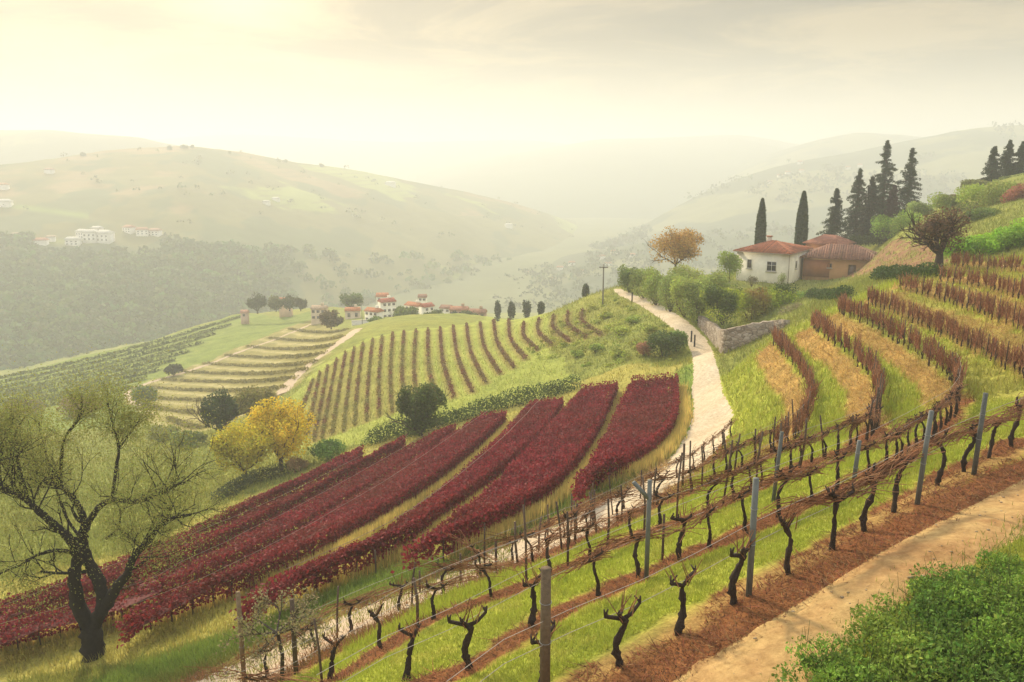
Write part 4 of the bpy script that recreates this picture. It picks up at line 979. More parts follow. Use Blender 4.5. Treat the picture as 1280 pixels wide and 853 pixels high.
hedge([(1097,350),(1130,349),(1178,347)], 1.0, .7, (.06,.10,.025), 420, .16, 'low dark clipped hedge in front of the bare tree')
hedge([(1012,372),(1040,374),(1062,372)], .9, .6, (.07,.11,.03), 300, .16, 'low dark hedge under the barn wall')
hedge([(610,662),(650,640),(690,625),(705,620)], .35, .5, (.11,.17,.035), 420, .12, 'dark green tuft strip on the verge below the red rows', 'verge_bush')
for i, (bx, by, hp, wp, c) in enumerate([(1195,324,30,56,(.17,.30,.03)),(1228,322,34,60,(.20,.33,.03)),(1262,318,38,60,(.17,.29,.03)),(1290,312,40,60,(.2,.32,.035))]):
    sb('green_bush', bx, by, hp, wp, c, 'bright green leafy bush on the bank above the terraces, %s from the left' % ORD[i], 4200, .2, Y=66, group='bright green bushes on the right bank', nl=14)
# ---- cypresses, conifers
def cypress(bx, ty, by, wp, Y, lab):
    p = P_(bx, by, Y); s = sz(bx, by, p); h = (by-ty)*s; w_ = wp*s/2; root = empty('cypress', p); n = 6500
    z = rng.random(n)**.85; a = rng.uniform(0,6.283,n); r = w_*np.sin(np.pi*np.clip(z*.86+.14,0,1)**.75)**.7*(.75+.3*rng.random(n)); r *= (.85+.3*fbm(a*1.3+5, z*7, 3, 231))
    P = np.column_stack([r*np.cos(a), r*np.sin(a), z*h]); nz = fbm(a*2, z*9, 3, 233)[:,None]; mb = MB(); cards(mb, P, .5, tint(n,(.045,.078,.032),.3,.1)*(.6+.8*nz), np.column_stack([np.cos(a),np.sin(a),np.full(n,.5)]), .4, .5)
    mb.build('crown', M_LEAF, root); mb = MB(); tube(mb, [(0,0,-1),(0,0,h*.9)], [w_*.25,.03], 6, (.08,.06,.05)); mb.build('trunk', M_BARK, root); tag(root, lab, 'cypress', 'cypresses behind the white house')
cypress(949, 250, 322, 12, 128, 'slim dark double topped cypress behind the left part of the white house'); cypress(1000, 241, 318, 14, 126, 'slim dark cypress behind the right part of the white house')
def conifer(bx, ty, by, wp, Y, lab, col=(.048,.074,.042), group='dark conifers behind the barn', name='conifer', low=.05):
    p = P_(bx, by, Y); s = sz(bx, by, p); h = (by-ty)*s; w_ = wp*s/2; root = empty(name, p); mb = MB(); tube(mb, [(0,0,-1),(0,0,h*.5),(0,0,h*.985)], [h*.022,h*.014,.02], 7, (.07,.05,.04), .05); P = []; D = []
    nl = int(34+h*1.6)
    for i in range(nl):
        f = (i+.5)/nl; z = h*(low+(1-low)*np.clip(f+rng.normal()*.012,0,1)); rl_ = w_*(1-f)**.8*rng.uniform(.75,1.25)+.12
        for k in range(rng.integers(3,6)):
            a = rng.uniform(0,6.283); L = rl_*rng.uniform(.45,1.3); z = h*(low+(1-low)*np.clip(f+rng.uniform(-.5,.5)/nl*1.6,0,.99)); t = np.linspace(0,1,5); dz = L*(.12-.35*(1-f))*t-L*.12*t**2
            q = np.column_stack([np.cos(a)*L*t, np.sin(a)*L*t, z+dz]); tube(mb, q, np.linspace(.05,.012,5), 3, (.07,.05,.04), cap=False)
            m = int(22+L*26); u = rng.random(m)**.7; c = np.column_stack([np.interp(u,t,q[:,j]) for j in range(3)]); wv = .10+.16*L*(1-u); c += np.column_stack([rng.normal(size=m)*wv*np.sin(a)*1, rng.normal(size=m)*wv*np.cos(a)*1, -rng.random(m)*.35]); P.append(c); D.append(np.tile([0,0,1.],(m,1)))
    mb.build('trunk', M_BARK, root); P = np.concatenate(P); mb = MB(); nz = fbm(P[:,0]*.8, P[:,2]*.8, 3, 241)[:,None]; cards(mb, P, .3, tint(len(P),col,.35,.1)*(.6+.8*nz), np.concatenate(D), .25, .4); mb.build('crown', M_LEAF, root); tag(root, lab, 'conifer', group)
conifer(1041, 236, 308, 34, 132, 'shorter dark conifer at the left of the group behind the barn')
conifer(1068, 212, 306, 44, 135, 'dark conifer second from the left behind the barn'); conifer(1099, 178, 304, 52, 138, 'tallest dark conifer in the middle of the group'); conifer(1130, 187, 302, 46, 136, 'dark conifer with open top at the right of the group')
conifer(1084, 222, 304, 44, 130, 'dark filled out conifer in front of the tallest one', (.04,.048,.036)); conifer(1112, 232, 302, 36, 129, 'purplish dark conifer low in the middle of the group', (.07,.045,.045))
conifer(1238, 184, 236, 32, 130, 'thin dark conifer left of the three on the right skyline', group='conifers on the right skyline'); conifer(1256, 176, 234, 32, 132, 'tall dark conifer in the middle of the three on the right skyline', group='conifers on the right skyline'); conifer(1273, 178, 232, 32, 131, 'dark conifer at the right edge of the skyline', group='conifers on the right skyline')
# ---- bushes climbing the right slope
for i, (bx, by, hp, wp, c, Y, lab) in enumerate([(1108,300,34,50,(.14,.22,.035),121,'green rounded bush right below the dark conifers'),(1134,300,42,52,(.20,.28,.05),117,'light green bush between the conifers and the bare tree'),(1150,272,22,40,(.16,.20,.06),120,'pale bush on the slope right of the conifers'),(1188,270,30,50,(.17,.21,.05),112,'olive green bush on the right slope'),(1216,262,34,50,(.20,.25,.04),108,'yellow green bush on the right slope'),(1243,268,46,48,(.17,.20,.045),104,'tall mustard green bush on the right slope'),(1272,274,52,44,(.22,.09,.06),100,'rusty red bush at the right edge of the slope'),(1230,282,26,60,(.10,.14,.035),92,'dark green bush low on the right slope'),(1180,292,22,50,(.12,.15,.05),100,'dull green bush above the bare tree'),(1262,240,24,40,(.12,.15,.045),125,'dark olive bush below the skyline conifers'),(1220,240,18,44,(.15,.16,.06),128,'grey green bush on the skyline left of the conifers'),(1190,256,14,44,(.16,.14,.07),122,'brownish bush on the skyline of the right slope'),(1160,310,20,40,(.20,.17,.06),105,'straw green bush behind the bare tree'),(1275,300,22,50,(.13,.18,.045),84,'green bush between the rusty bush and the bank')]):
    sb('slope_bush', bx, by, hp, wp, c, lab, 3000, .24, Y=Y, group='bushes on the right slope')
# ---- trees round the village and on the terraces' skyline
for bx, by, hp, wp, c, lab, Y in [(322,391,26,24,(.09,.11,.04),'dark round tree at the left of the terrace skyline',262),(345,389,20,24,(.17,.18,.06),'olive tree on the terrace skyline',258),(362,388,22,26,(.10,.12,.045),'green tree right on the terrace skyline',255),(376,388,16,18,(.11,.11,.05),'small dark tree beside the tan house',250),(440,386,24,30,(.12,.17,.05),'pale green round tree left of the village',238),(414,410,22,30,(.19,.15,.07),'brown round tree by the farm track top',182),(508,402,20,34,(.17,.22,.05),'light green tree in front of the white houses',198),(536,404,14,26,(.14,.18,.05),'low green tree at the village front',192),(500,400,18,18,(.13,.17,.05),'dark green tree wedged between two white village houses',206),(546,402,15,18,(.15,.19,.06),'small round tree at the right of the red roofed village house',204),(585,402,14,26,(.14,.16,.06),'olive bushes at the right end of the village',196),(470,404,8,24,(.16,.24,.04),'green lawn bush beside the white wall',196)]:
    rt('village_tree', bx, by, hp, wp, c, lab, 1500, .55, Y=Y, crown=(.06,1), group='trees around the village')
for i, (bx, by, hp, wp, Y) in enumerate([(622,394,20,10,175),(639,394,20,11,168),(658,390,16,11,160),(676,388,15,9,155),(732,366,13,9,135),(568,398,11,9,205)]):
    p = P_(bx, by, Y); s = sz(bx, by, p); sh = shrub('dark_tree', p-np.array([0,0,1.5]), wp*s, hp*s+1.5, np.array((.055,.07,.045)), .45, 900, 'dark upright tree on the ridge right of the village, %s from the left' % ['second','third','fourth','fifth','last','first'][i], 'tree', 'dark trees along the ridge', nl=12)
sb('slope_tree', 100, 520, 26, 60, (.18,.12,.07), 'hazy reddish tree clump at the left behind the large tree', 1800, .5); sb('slope_tree', 182, 508, 30, 34, (.10,.14,.05), 'hazy green tree left of the farm track loop', 1500, .5); sb('slope_tree', 30, 520, 22, 60, (.16,.13,.07), 'hazy brownish tree clump at the left photo edge', 1600, .5)
sb('slope_tree', 236, 560, 24, 50, (.15,.18,.06), 'pale green bush clump on the slope left of the yellow trees', 1600, .35); sb('slope_tree', 205, 552, 20, 44, (.18,.19,.07), 'pale bushes above the large tree crown', 1400, .35)
# ---- the straggly tree between the two wooden posts
p = at(352, 852); s = sz(352, 800, p); root = empty('small_tree', p); mb = MB(); tips = []
tube(mb, [(0,0,-.1),(.05,0,.7),(-.03,0,1.35)], [.06,.05,.045], 7, (.07,.05,.04), .1)
for a in np.linspace(0, 5.6, 7): branch(mb, tips, (-.03,0,1.3), (np.cos(a),np.sin(a),.25), .8, .03, 2, np.array((.10,.08,.06)), 5, .05, .8)
mb.build('trunk', M_BARK, root); T = np.array(tips); k = rng.integers(len(T), size=2600); mb = MB(); cards(mb, T[k]+rng.normal(size=(2600,3))*.07, .06, tint(2600,(.30,.26,.13),.35,.1)); mb.build('crown', M_LEAF, root); tag(root, 'straggly pale leaved small tree between two wooden posts', 'tree')
# ---- the leafy shrubs at the lower right
NS = [(1080,868,70,110),(1150,850,80,120),(1225,852,90,130),(1290,850,110,130),(1130,806,60,80),(1190,790,80,100),(1258,790,90,110),(1300,765,80,110),(1232,758,50,80),(1278,735,45,60),(1175,755,40,60),(1050,850,34,50)]
for i, (bx, by, hp, wp) in enumerate(NS):
    p = at(bx, by); s = sz(bx, by, p); h = hp*s*.82; w_ = wp*s*1.15; n = 5200; root = empty('herb_shrub', p)
    L = [(np.array([rng.normal()*w_*.25, rng.normal()*w_*.25, h*rng.uniform(.3,.6)]), np.array([w_,w_,h*1.1])*rng.uniform(.13,.3)) for _ in range(22)]
    P, d = lobes(n, L, .55); nz = fbm((P[:,0]+bx)*4, (P[:,1]+P[:,2])*4, 3, 251)[:,None]; mb = MB(); cards(mb, P, rng.uniform(.035,.085,n), tint(n, [(.19,.30,.045),(.25,.34,.055),(.15,.26,.045)][i%3], .4, .12)*(.35+1.3*nz), d, .5, .5)
    mm = 260; St = np.column_stack([rng.normal(size=(mm,2))*w_*.3, np.zeros(mm)])
    mb.build('foliage', M_LEAF, root); mb = MB()
    for q in St[:70]:
        e = q*1.0 + np.array([rng.normal()*.12, rng.normal()*.12, h*rng.uniform(.5,1.0)]); tube(mb, [q*.05, q*.6+np.array([0,0,h*.25]), (q+e)/2+rng.normal(size=3)*.03, e], [.010,.008,.006,.003], 3, (.16,.20,.07), cap=False)
    mb.build('stem', M_GRASS, root)
    tag(root, 'deep green shrub at lower right, %s' % ['lowest one at the left','low one left of the corner','second from the corner at the bottom','one in the very corner','small one on the path side','middle one of the mass','dense one right of the middle','one at the right edge, halfway up','small one by the path, upper left','topmost one at the right edge','low one leaning on the path','smallest outlier at the bottom left'][i], 'shrub', 'leafy shrubs at the lower right')
# ------------------------------------------------------------------ buildings
C_WHITE = (.85,.80,.65); C_ROOF = (.40,.13,.06); C_DARKW = (.03,.03,.035)
def hip_roof(mb, w, d, z, rise, over, hip, col, M=None):
    x, y = w/2+over, d/2+over; rx = max(.05, x-hip*y) ; T = .12
    v = [(-x,-y,z),(x,-y,z),(x,y,z),(-x,y,z),(-rx,0,z+rise),(rx,0,z+rise),(-x,-y,z-T),(x,-y,z-T),(x,y,z-T),(-x,y,z-T)]
    mb.add(v, [(0,1,5,4),(2,3,4,5),(6,9,8,7),(0,6,7,1),(1,7,8,2),(2,8,9,3),(3,9,6,0)], col)
    mb.add(v, [(1,2,5),(3,0,4)], col)
def win(root, c, w, h, axis, frame=(.70,.66,.56), glass=C_DARKW, mull=True, name='window', shutter=None, sill=True):
    """axis 'y': on the front (normal -Y); 'x': on the right (normal +X)"""
    def bx(mb, du, dz, su, sv, sn, off, col):
        if axis == 'y': box(mb, (c[0]+du, c[1]-off, c[2]+dz), (su, sn, sv), col)
        else: box(mb, (c[0]+off, c[1]+du, c[2]+dz), (sn, su, sv), col)
    mb = MB(); t = .07
    for s in (-1,1): bx(mb, s*(w/2), 0, t, h+t, .10, .03, frame); bx(mb, 0, s*(h/2), w-t, t, .094, .03, frame)
    if mull: bx(mb, 0, 0, .05, h-t, .06, .035, frame); bx(mb, -w/4, h*.12, w/2-.06, .04, .05, .035, frame); bx(mb, w/4, h*.12, w/2-.06, .04, .05, .035, frame)
    wn = mb.build(name, M_WALL, root)
    mb = MB(); bx(mb, 0, 0, w-t, h-t, .03, .006, glass); mb.build('pane', M_GLASS, wn)
    if sill: mb = MB(); bx(mb, 0, -h/2-.09, w+.25, .08, .2, .08, (.5,.46,.40)); mb.build('sill', M_WALL, wn)
    if shutter:
        for s in (-1,1): mb = MB(); bx(mb, s*(w/2+.28), 0, .42, h, .05, .03, shutter); mb.build('shutter', M_WALL, wn)
    return wn
# ---- the white house
c0 = P_(984, 357, 111); az = -35
hs = empty('white_house', c0, R(az)); W, D, H = 7.0, 9.0, 4.15
O = np.array([-W/2, D/2, 0])               # local centre; the traced corner is front right
mb = MB(); box(mb, (O[0], O[1], (H-3)/2), (W, D, H+3), C_WHITE); mb.build('wall', M_WALL, hs)
mb = MB(); box(mb, (O[0], O[1]-D/2-.02, -.55), (W+.06, .10, 1.4), (.42,.37,.29)); box(mb, (O[0]+W/2+.02, O[1], -.55), (.10, D+.06, 1.4), (.42,.37,.29)); mb.build('plinth', M_WALL, hs)
mb = MB(); hip_roof(mb, W, D, H+.02, 1.1, .38, .72, C_ROOF)
rf = mb.build('roof', M_TILE, hs); rf.location = (O[0], O[1], 0)
mb = MB(); X = W/2+.38; Yv = D/2+.38; rx = max(.05, X-.72*Yv); z0 = H+.02
for k in np.arange(-X+.1, X, .26):         # barrel tiles, front slope then side
    f = min(1, (X-abs(k))/(X-rx+1e-6)); tube(mb, [(k,-Yv,z0+.02),(k*1.0 if f >= 1 else k,-Yv*(1-f),z0+1.1*f+.02)], .075, 5, np.array(C_ROOF)*rng.uniform(.65,1.25))
for k in np.arange(-Yv+.1, Yv, .26):
    f = 1-abs(k)/Yv; tube(mb, [(X,k,z0+.02),(X-(X-rx)*f,k,z0+1.1*f+.02)], .075, 5, np.array(C_ROOF)*rng.uniform(.65,1.25))
tube(mb, [(-rx,0,z0+1.12),(rx,0,z0+1.12)], .12, 6, np.array(C_ROOF)*.8); tube(mb, [(X,-Yv,z0),(rx,0,z0+1.12)], .11, 6, np.array(C_ROOF)*.8); tube(mb, [(-X,-Yv,z0),(-rx,0,z0+1.12)], .11, 6, np.array(C_ROOF)*.8)
mb.build('tile_courses', M_TILE, rf)
mb = MB(); box(mb, (O[0]-1.2, O[1]+1.5, H+1.05), (.6,.6,1.1), (.60,.55,.46)); box(mb, (O[0]-1.2, O[1]+1.5, H+1.64), (.76,.76,.08), C_ROOF); mb.build('chimney', M_WALL, rf)
for ch in rf.children:
    if ch.name.startswith('chimney'): ch.location = -rf.location
mb = MB(); tube(mb, [(-W-.36,-.40,H-.05),(.40,-.40,H-.05),(.40,D+.3,H-.05)], .06, 6, (.30,.22,.17)); tube(mb, [(.10,-.08,H-.1),(.10,-.08,-.4)], .045, 6, (.34,.27,.2)); mb.build('gutter', M_METAL, hs)
win(hs, (-2.2, 0, 2.35), 1.25, 1.25, 'y', (.75,.72,.66)); win(hs, (-5.2, 0, 2.5), .62, 1.15, 'y', (.70,.66,.55), (.10,.09,.075), False)
win(hs, (0, 7.0, 1.45), .9, 2.1, 'x', (.30,.33,.36), (.16,.19,.22), False, 'door', sill=False)
win(hs, (0, 3.2, 2.4), .7, 1.0, 'x', (.66,.62,.50), (.12,.11,.09), False)
tag(hs, 'white plastered house with a terracotta hipped roof above the terraces', 'house')
# ---- the brick barn
c1 = P_(1048, 349, 113); bn = empty('brick_barn', c1, R(-24)); W, D, H = 9.2, 6.5, 2.75; C_BR = (.36,.15,.07); C_OC = (.44,.24,.10)
mb = MB(); box(mb, (0,D/2,(H-3)/2), (W,D,H+3), C_OC); mb.build('wall', M_WALL, bn)
mb = MB(); box(mb, (-W*.31,-.03,1.3), (W*.36,.05,2.3), C_BR); mb.build('brick_panel', M_STONE if False else M_WALL, bn)
mb = MB(); hip_roof(mb, W, D, H+.02, 1.55, .45, .9, (.26,.12,.08)); r2 = mb.build('roof', M_TILE, bn); r2.location = (0, D/2, 0)
mb = MB(); X = W/2+.45; Yv = D/2+.45; rx = max(.05,X-.9*Yv)
for k in np.arange(-X+.1, X, .3):
    f = min(1,(X-abs(k))/(X-rx+1e-6)); tube(mb, [(k,-Yv,H+.04),(k,-Yv*(1-f),H+.04+1.55*f)], .085, 5, np.array((.28,.135,.085))*rng.uniform(.55,1.35))
for k in np.arange(-Yv+.1, Yv, .3):
    f = 1-abs(k)/Yv; tube(mb, [(X,k,H+.04),(X-(X-rx)*f,k,H+.04+1.55*f)], .085, 5, np.array((.30,.16,.10))*rng.uniform(.55,1.35))
mb.build('tile_courses', M_TILE, r2)
win(bn, (1.6,0,1.0), .9, 1.9, 'y', (.20,.12,.07), (.12,.07,.045), False, 'door', sill=False); win(bn, (-1.2,0,1.75), .5, .5, 'y', (.22,.12,.07), (.05,.035,.03), False)
tag(bn, 'low ochre and brick barn with a weathered brown tile roof', 'barn')
c2 = P_(1024, 333, 121); sh = empty('tiled_shed', c2, R(-48)); mb = MB(); box(mb, (0,2.5,.6), (4.6,5,5.2), (.36,.16,.08)); mb.build('wall', M_WALL, sh); mb = MB(); hip_roof(mb, 4.6, 5, 3.24, 1.1, .35, .6, (.33,.13,.08)); r3 = mb.build('roof', M_TILE, sh); r3.location = (0,2.5,0)
tag(sh, 'small tiled lean shed squeezed between white house and barn', 'shed')
c3 = P_(1044, 312, 135); ht = empty('roof_hut', c3, R(-20)); mb = MB(); box(mb, (0,1,0), (2.6,2.2,3.8), (.55,.50,.42)); mb.build('wall', M_WALL, ht); mb = MB(); box(mb, (0,1,1.97), (3.0,2.6,.12), (.5,.46,.4)); mb.build('roof', M_WALL, ht); win(ht, (0,-.1,1.0), .9, .7, 'y', (.5,.46,.4), (.10,.09,.08), False)
tag(ht, 'small pale flat roofed hut behind the barn roof', 'hut')
mb = MB(); q = trace([(1078,303),(1100,301),(1135,299)], .5)
q = np.array([P_(x, y, 123) for x, y in [(1062,301),(1085,300),(1110,299),(1140,297)]])
oo = q[1].copy(); P = np.concatenate([q[i]+(q[i+1]-q[i])*rng.random((1300,1))+rng.normal(size=(1300,3))*np.array([.5,.5,.35]) for i in range(3)])-oo
cards(mb, P, .22, tint(len(P), (.06,.085,.03), .3), None); tag(mb.build('hedge', M_LEAF, loc=oo), 'dark clipped hedge behind the red soil plot', 'hedge')
# ---- stone retaining wall below the shrubs
def stone_wall(L, hs_, th, lab):
    q = np.array([at(x, y) for x, y in smooth_px(L, 5)]); o = q[0].copy(); n = len(q); h = np.interp(np.linspace(0,1,n), np.linspace(0,1,len(hs_)), hs_)
    tg = np.gradient(q[:,:2], axis=0); tg /= np.linalg.norm(tg,axis=1)[:,None]; nr = np.stack([-tg[:,1], tg[:,0]],1)*th
    top = q[:,2]+h+(rng.random(n)-.5)*.12; f = q.copy(); V = np.stack([np.column_stack([q[:,:2], q[:,2]-.5]), np.column_stack([q[:,:2], top]), np.column_stack([q[:,:2]+nr, top]), np.column_stack([q[:,:2]+nr, q[:,2]-.5])], 1)-o
    i = np.arange(n-1)[:,None]*4; k = np.array([(0,4,5,1),(1,5,6,2),(2,6,7,3)]); mb = MB(); mb.add(V.reshape(-1,3), (i[:,:,None]+k[None]).reshape(-1,4)); b = mb.n-1
    mb.f.append(np.array([[0,1,2,3],[b-3,b,b-1,b-2]])); return tag(mb.build('stone_wall', M_STONE, loc=o), lab, 'wall')
stone_wall([(872,408),(888,426),(901,442),(918,437),(940,428),(962,418),(980,411)], [1.0,1.6,1.9,1.7,1.4,1.0,.6], .5, 'grey brown dry stone retaining wall at the bend below the bushes')
# ---- the village on the saddle
def house(name, px, py, Y, wp, hp, dp, lab, wall=C_WHITE, roof=C_ROOF, rz=0, rise=.27, nw=3, storeys=2, hip=.08, group='village houses', drop=6):
    p = P_(px, py, Y); s = sz(px, py, p); W, H, D = wp*s*.92, hp*s*1.15, dp*s; r = empty(name, p, R(rz)); mb = MB(); box(mb, (0,D/2,(H-drop)/2), (W,D,H+drop), wall); mb.build('wall', M_WALL, r)
    mb = MB(); hip_roof(mb, W, D, H+.02, max(.8,D*rise), .18, hip, np.array(roof)); rr_ = mb.build('roof', M_TILE, r); rr_.location = (0,D/2,0)
    for st in range(storeys):
        for k in range(nw):
            zc_ = H*(st+.55)/storeys; x = W*((k+.5)/nw-.5); mb = MB(); box(mb, (x,-.03,zc_), (.75,.07,min(1.15,H/storeys*.42)), (.13,.12,.11)); mb.build('window', M_GLASS, r)
    if wp > 18: mb = MB(); box(mb, (W*.2,D*.6,H+max(.8,D*rise)), (.7,.7,1.2), wall); ck = mb.build('chimney', M_WALL, rr_); ck.location = -Vector((0,D/2,0))
    return tag(r, lab, 'house', group)
OR = (.50,.17,.07); RD = (.42,.10,.06); BRN = (.33,.16,.10); PINK = (.52,.27,.18)
house('village_house', 464, 403, 214, 22, 12, 12, 'white village house with a row of dark openings, leftmost of the white ones', roof=OR, rz=-30, nw=3)
house('village_house', 487, 399, 228, 20, 19, 14, 'tallest white village house with an orange red gable roof', roof=RD, rz=32, nw=3, storeys=3)
house('village_house', 514, 398, 232, 23, 14, 13, 'white village house under a bright orange roof in the middle', roof=OR, rz=-36, nw=3)
house('village_house', 537, 398, 226, 16, 13, 12, 'white village house with a deep red roof right of the middle', roof=RD, rz=40, nw=2)
house('village_house', 528, 390, 250, 11, 16, 10, 'narrow white house rising behind the red roofed one', roof=BRN, rz=0, nw=2, storeys=3)
house('village_house', 556, 398, 236, 15, 11, 12, 'village house with a brown roof, right of the red roofs', roof=BRN, rz=-18, nw=2)
house('village_house', 573, 398, 215, 24, 9, 14, 'long low village house with a terracotta roof', wall=(.45,.30,.20), roof=(.44,.19,.11), rz=-6, nw=4, storeys=1)
house('village_house', 596, 399, 205, 22, 7, 12, 'low brownish roofed house at the right end of the village', wall=(.42,.28,.19), roof=(.36,.17,.11), rz=-10, nw=3, storeys=1)
house('village_house', 478, 389, 262, 16, 16, 14, 'pale house peeking out behind the tallest white one', roof=OR, rz=5, nw=2)
house('village_house', 441, 400, 226, 20, 10, 12, 'small orange roofed house at the left end of the village', wall=(.62,.50,.36), roof=OR, rz=8, nw=2, storeys=1)
house('village_house', 398, 401, 226, 20, 13, 12, 'tan farmhouse with a shallow roof on the terrace skyline', wall=(.60,.48,.33), roof=(.50,.36,.24), rz=-5, nw=3)
house('field_hut', 305, 398, 256, 9, 6, 7, 'tiny pinkish hut on the green skyline at left', wall=(.60,.42,.33), roof=PINK, nw=1, storeys=1, drop=3)
house('village_house', 356, 386, 275, 16, 9, 9, 'small orange house half hidden by trees on the left skyline', wall=(.62,.42,.28), roof=OR, nw=2, storeys=1)
p = P_(457, 408, 205); s = sz(457, 405, p); mb = MB(); box(mb, (0,0,.2), (34*s,.4,2.6), (.70,.66,.58)); box(mb, (0,0,1.55), (34*s+.1,.5,.1), (.6,.55,.48)); w_ = mb.build('garden_wall', M_WALL, loc=p, rz=R(18)); tag(w_, 'long white garden wall below the left village houses', 'wall')
# ---- houses on the hill across the valley
def far_house(px, py, wp, hp, lab, hill=None, wall=(.80,.76,.68), roof=(.45,.20,.12), group='houses on the far hillside'):
    p = (hill or LEFT).at(px, py)
    if p is None: return
    s = sz(px, py, p); W, H, D = wp*s, hp*s, wp*s*.7; r = empty('far_house', p, rng.uniform(-.5,.5)); mb = MB(); box(mb, (0,0,H/2-3), (W,D,H+6), wall)
    mb.build('wall', M_WALL, r); mb = MB(); hip_roof(mb, W, D, H+.03, D*.28, .5, .4, np.array(roof)); mb.build('roof', M_TILE, r)
    if hp >= 7:
        for k in range(3):
            for j_ in range(2): mb = MB(); box(mb, (W*((k+.5)/3-.5), -D/2-.05, H*(.3+.38*j_)), (W*.13,.12,H*.2), (.16,.15,.14)); mb.build('window', M_GLASS, r)
    tag(r, lab, 'house', group)
WHT = (.66,.63,.56)
for px, py, wp, hp, lab, rf_ in [(104,299,14,10,'white block in the far cluster, upper left one',WHT),(114,302,16,12,'large white block in the middle of the far cluster',WHT),(132,303,18,12,'white terraced block at the right of the far cluster',WHT),(92,307,16,8,'low white block at the lower left of the far cluster',WHT),(122,292,12,7,'small white block at the top of the far cluster',WHT),
  (162,291,14,7,'red roofed house right of the far white cluster, first',(.45,.20,.12)),(178,294,14,7,'red roofed house right of the far white cluster, second',(.45,.20,.12)),(194,295,14,7,'pinkish house at the right end of the far row',(.5,.28,.2)),(52,306,14,6,'red roofed house left of the far white cluster',(.5,.18,.1)),(64,302,10,6,'tan house just left of the far white cluster',(.5,.36,.24)),
  (6,258,16,6,'long white house at the left edge of the far hill',WHT),(4,237,12,6,'orange roofed house above the long white one at the left edge',(.5,.25,.12)),(62,217,10,5,'pink house high on the left hill',(.5,.28,.2)),(333,256,8,4,'small pale house on the hazy middle of the hill',WHT),(345,252,8,4,'second small pale house on the hazy middle of the hill',WHT),(488,233,12,4,'whitish house high on the hazy hill behind the village',WHT),(636,285,9,4,'lone pale house on the hazy right flank of the hill',WHT),(20,297,8,5,'tan house in the trees at the left edge',(.4,.3,.2))]:
    far_house(px, py, wp, hp, lab, roof=rf_)
k = 0
for px, py in [(930,212),(942,208),(975,222),(985,218),(1002,216),(962,230),(1060,212),(1075,209),(1000,205),(1110,200)]:
    far_house(px, py, 6, 3, 'tiny pale house on the hazy right mountain, %s in the scatter' % ORD[k], RIGHT, group='houses on the right mountain'); k += 1
k = 0
for px, py in [(640,362),(662,345),(690,352),(700,338),(715,332),(728,342),(752,324),(768,318),(790,322),(760,333),(625,374)]:
    far_house(px, py, 8, 4, 'small pale house on the hazy foothill beyond the village, %s in the scatter' % ORD[k], LOW, group='houses on the foothill'); k += 1
# ------------------------------------------------------------------ utility poles and small posts
def pole(bx, by, ty, Y, lab, arms=True, r=.11):
    p = P_(bx, by, Y); s = sz(bx, (by+ty)/2, p); h = (by-ty)*s; o = empty('utility_pole', p); mb = MB(); tube(mb, [(0,0,-1),(0,0,h)], [r,r*.7], 8, (.20,.18,.15)); mb.build('shaft', M_WOOD, o)
    if arms:
        mb = MB(); box(mb, (0,-.12,h-.35), (1.1,.1,.1), (.18,.16,.13)); c = mb.build('crossarm', M_WOOD, o); mb = MB()
        for x in (-.45,0,.45): tube(mb, [(x,-.12,h-.30),(x,-.12,h-.12)], .04, 6, (.5,.48,.45))
        mb.build('insulator', M_METAL, c)
    tag(o, lab, 'utility pole')
pole(753, 404, 330, 106, 'slim tall utility pole standing on the grassy knoll'); pole(453, 409, 378, 200, 'slim pole at the left end of the village', True, .09)
for bx, by, ty, lab in [(864,428,414,'first short dark post on the bend of the upper road'),(868,434,419,'second short dark post on the bend of the upper road'),(790,378,366,'short dark post by the far end of the road')]:
    p = at(bx, by); h = (by-ty)*sz(bx, by, p); o = empty('road_post', p); mb = MB(); tube(mb, [(0,0,-.2),(0,0,h)], [.09,.08], 7, (.06,.05,.045)); mb.build('shaft', M_WOOD, o); mb = MB(); tube(mb, [(0,0,h),(0,0,h+.05)], [.095,.05], 7, (.10,.09,.08)); mb.build('cap', M_WOOD, o); tag(o, lab, 'post', 'short posts by the road')
# ------------------------------------------------------------------ woods on the hill across the valley
n = 5200; a = rng.uniform(LEFT.a[0], LEFT.a[-1], n*3); v = rng.beta(1.0, 2.2, n*3); P = LEFT.z(a, v); px, py = to_px(P[:,0], P[:,1], P[:,2]); nn = fbm(P[:,0]*.010, P[:,1]*.010, 5, 91)
ok = (px > -60)&(px < 640)&(py > 304+22*(nn-.5)+np.clip(px-150,0,400)*.05)&(py < 500)&~((px > 38)&(px < 208)&(py > 286)&(py < 322)); P = P[ok&(rng.random(n*3) < np.clip((400-px)/140,.06,1))][:n]
def crowns(P, r0, r1, per, col, name, lab):
    m = len(P); r = rng.uniform(r0, r1, m); k = np.repeat(np.arange(m), per); d = unit(len(k)); d[:,2] = np.abs(d[:,2])*1.1-.15
    Q = P[k] + d*r[k][:,None]*(.75+.35*rng.random((len(k),1))) + np.array([0,0,1])*(r[k]*.5)[:,None]
    c = tint(m, col, .5, .2)[k]*rng.uniform(.75,1.2,(len(k),1)); mb = MB(); cards(mb, Q, r[k]*.6, c, d, .8, .8); stuff(mb.build(name, M_LEAF), lab, 'wood')
crowns(P, 1.8, 5.6, 40, (.095,.145,.045), 'forest', 'hazy dark woods on the lower slope of the left hill')
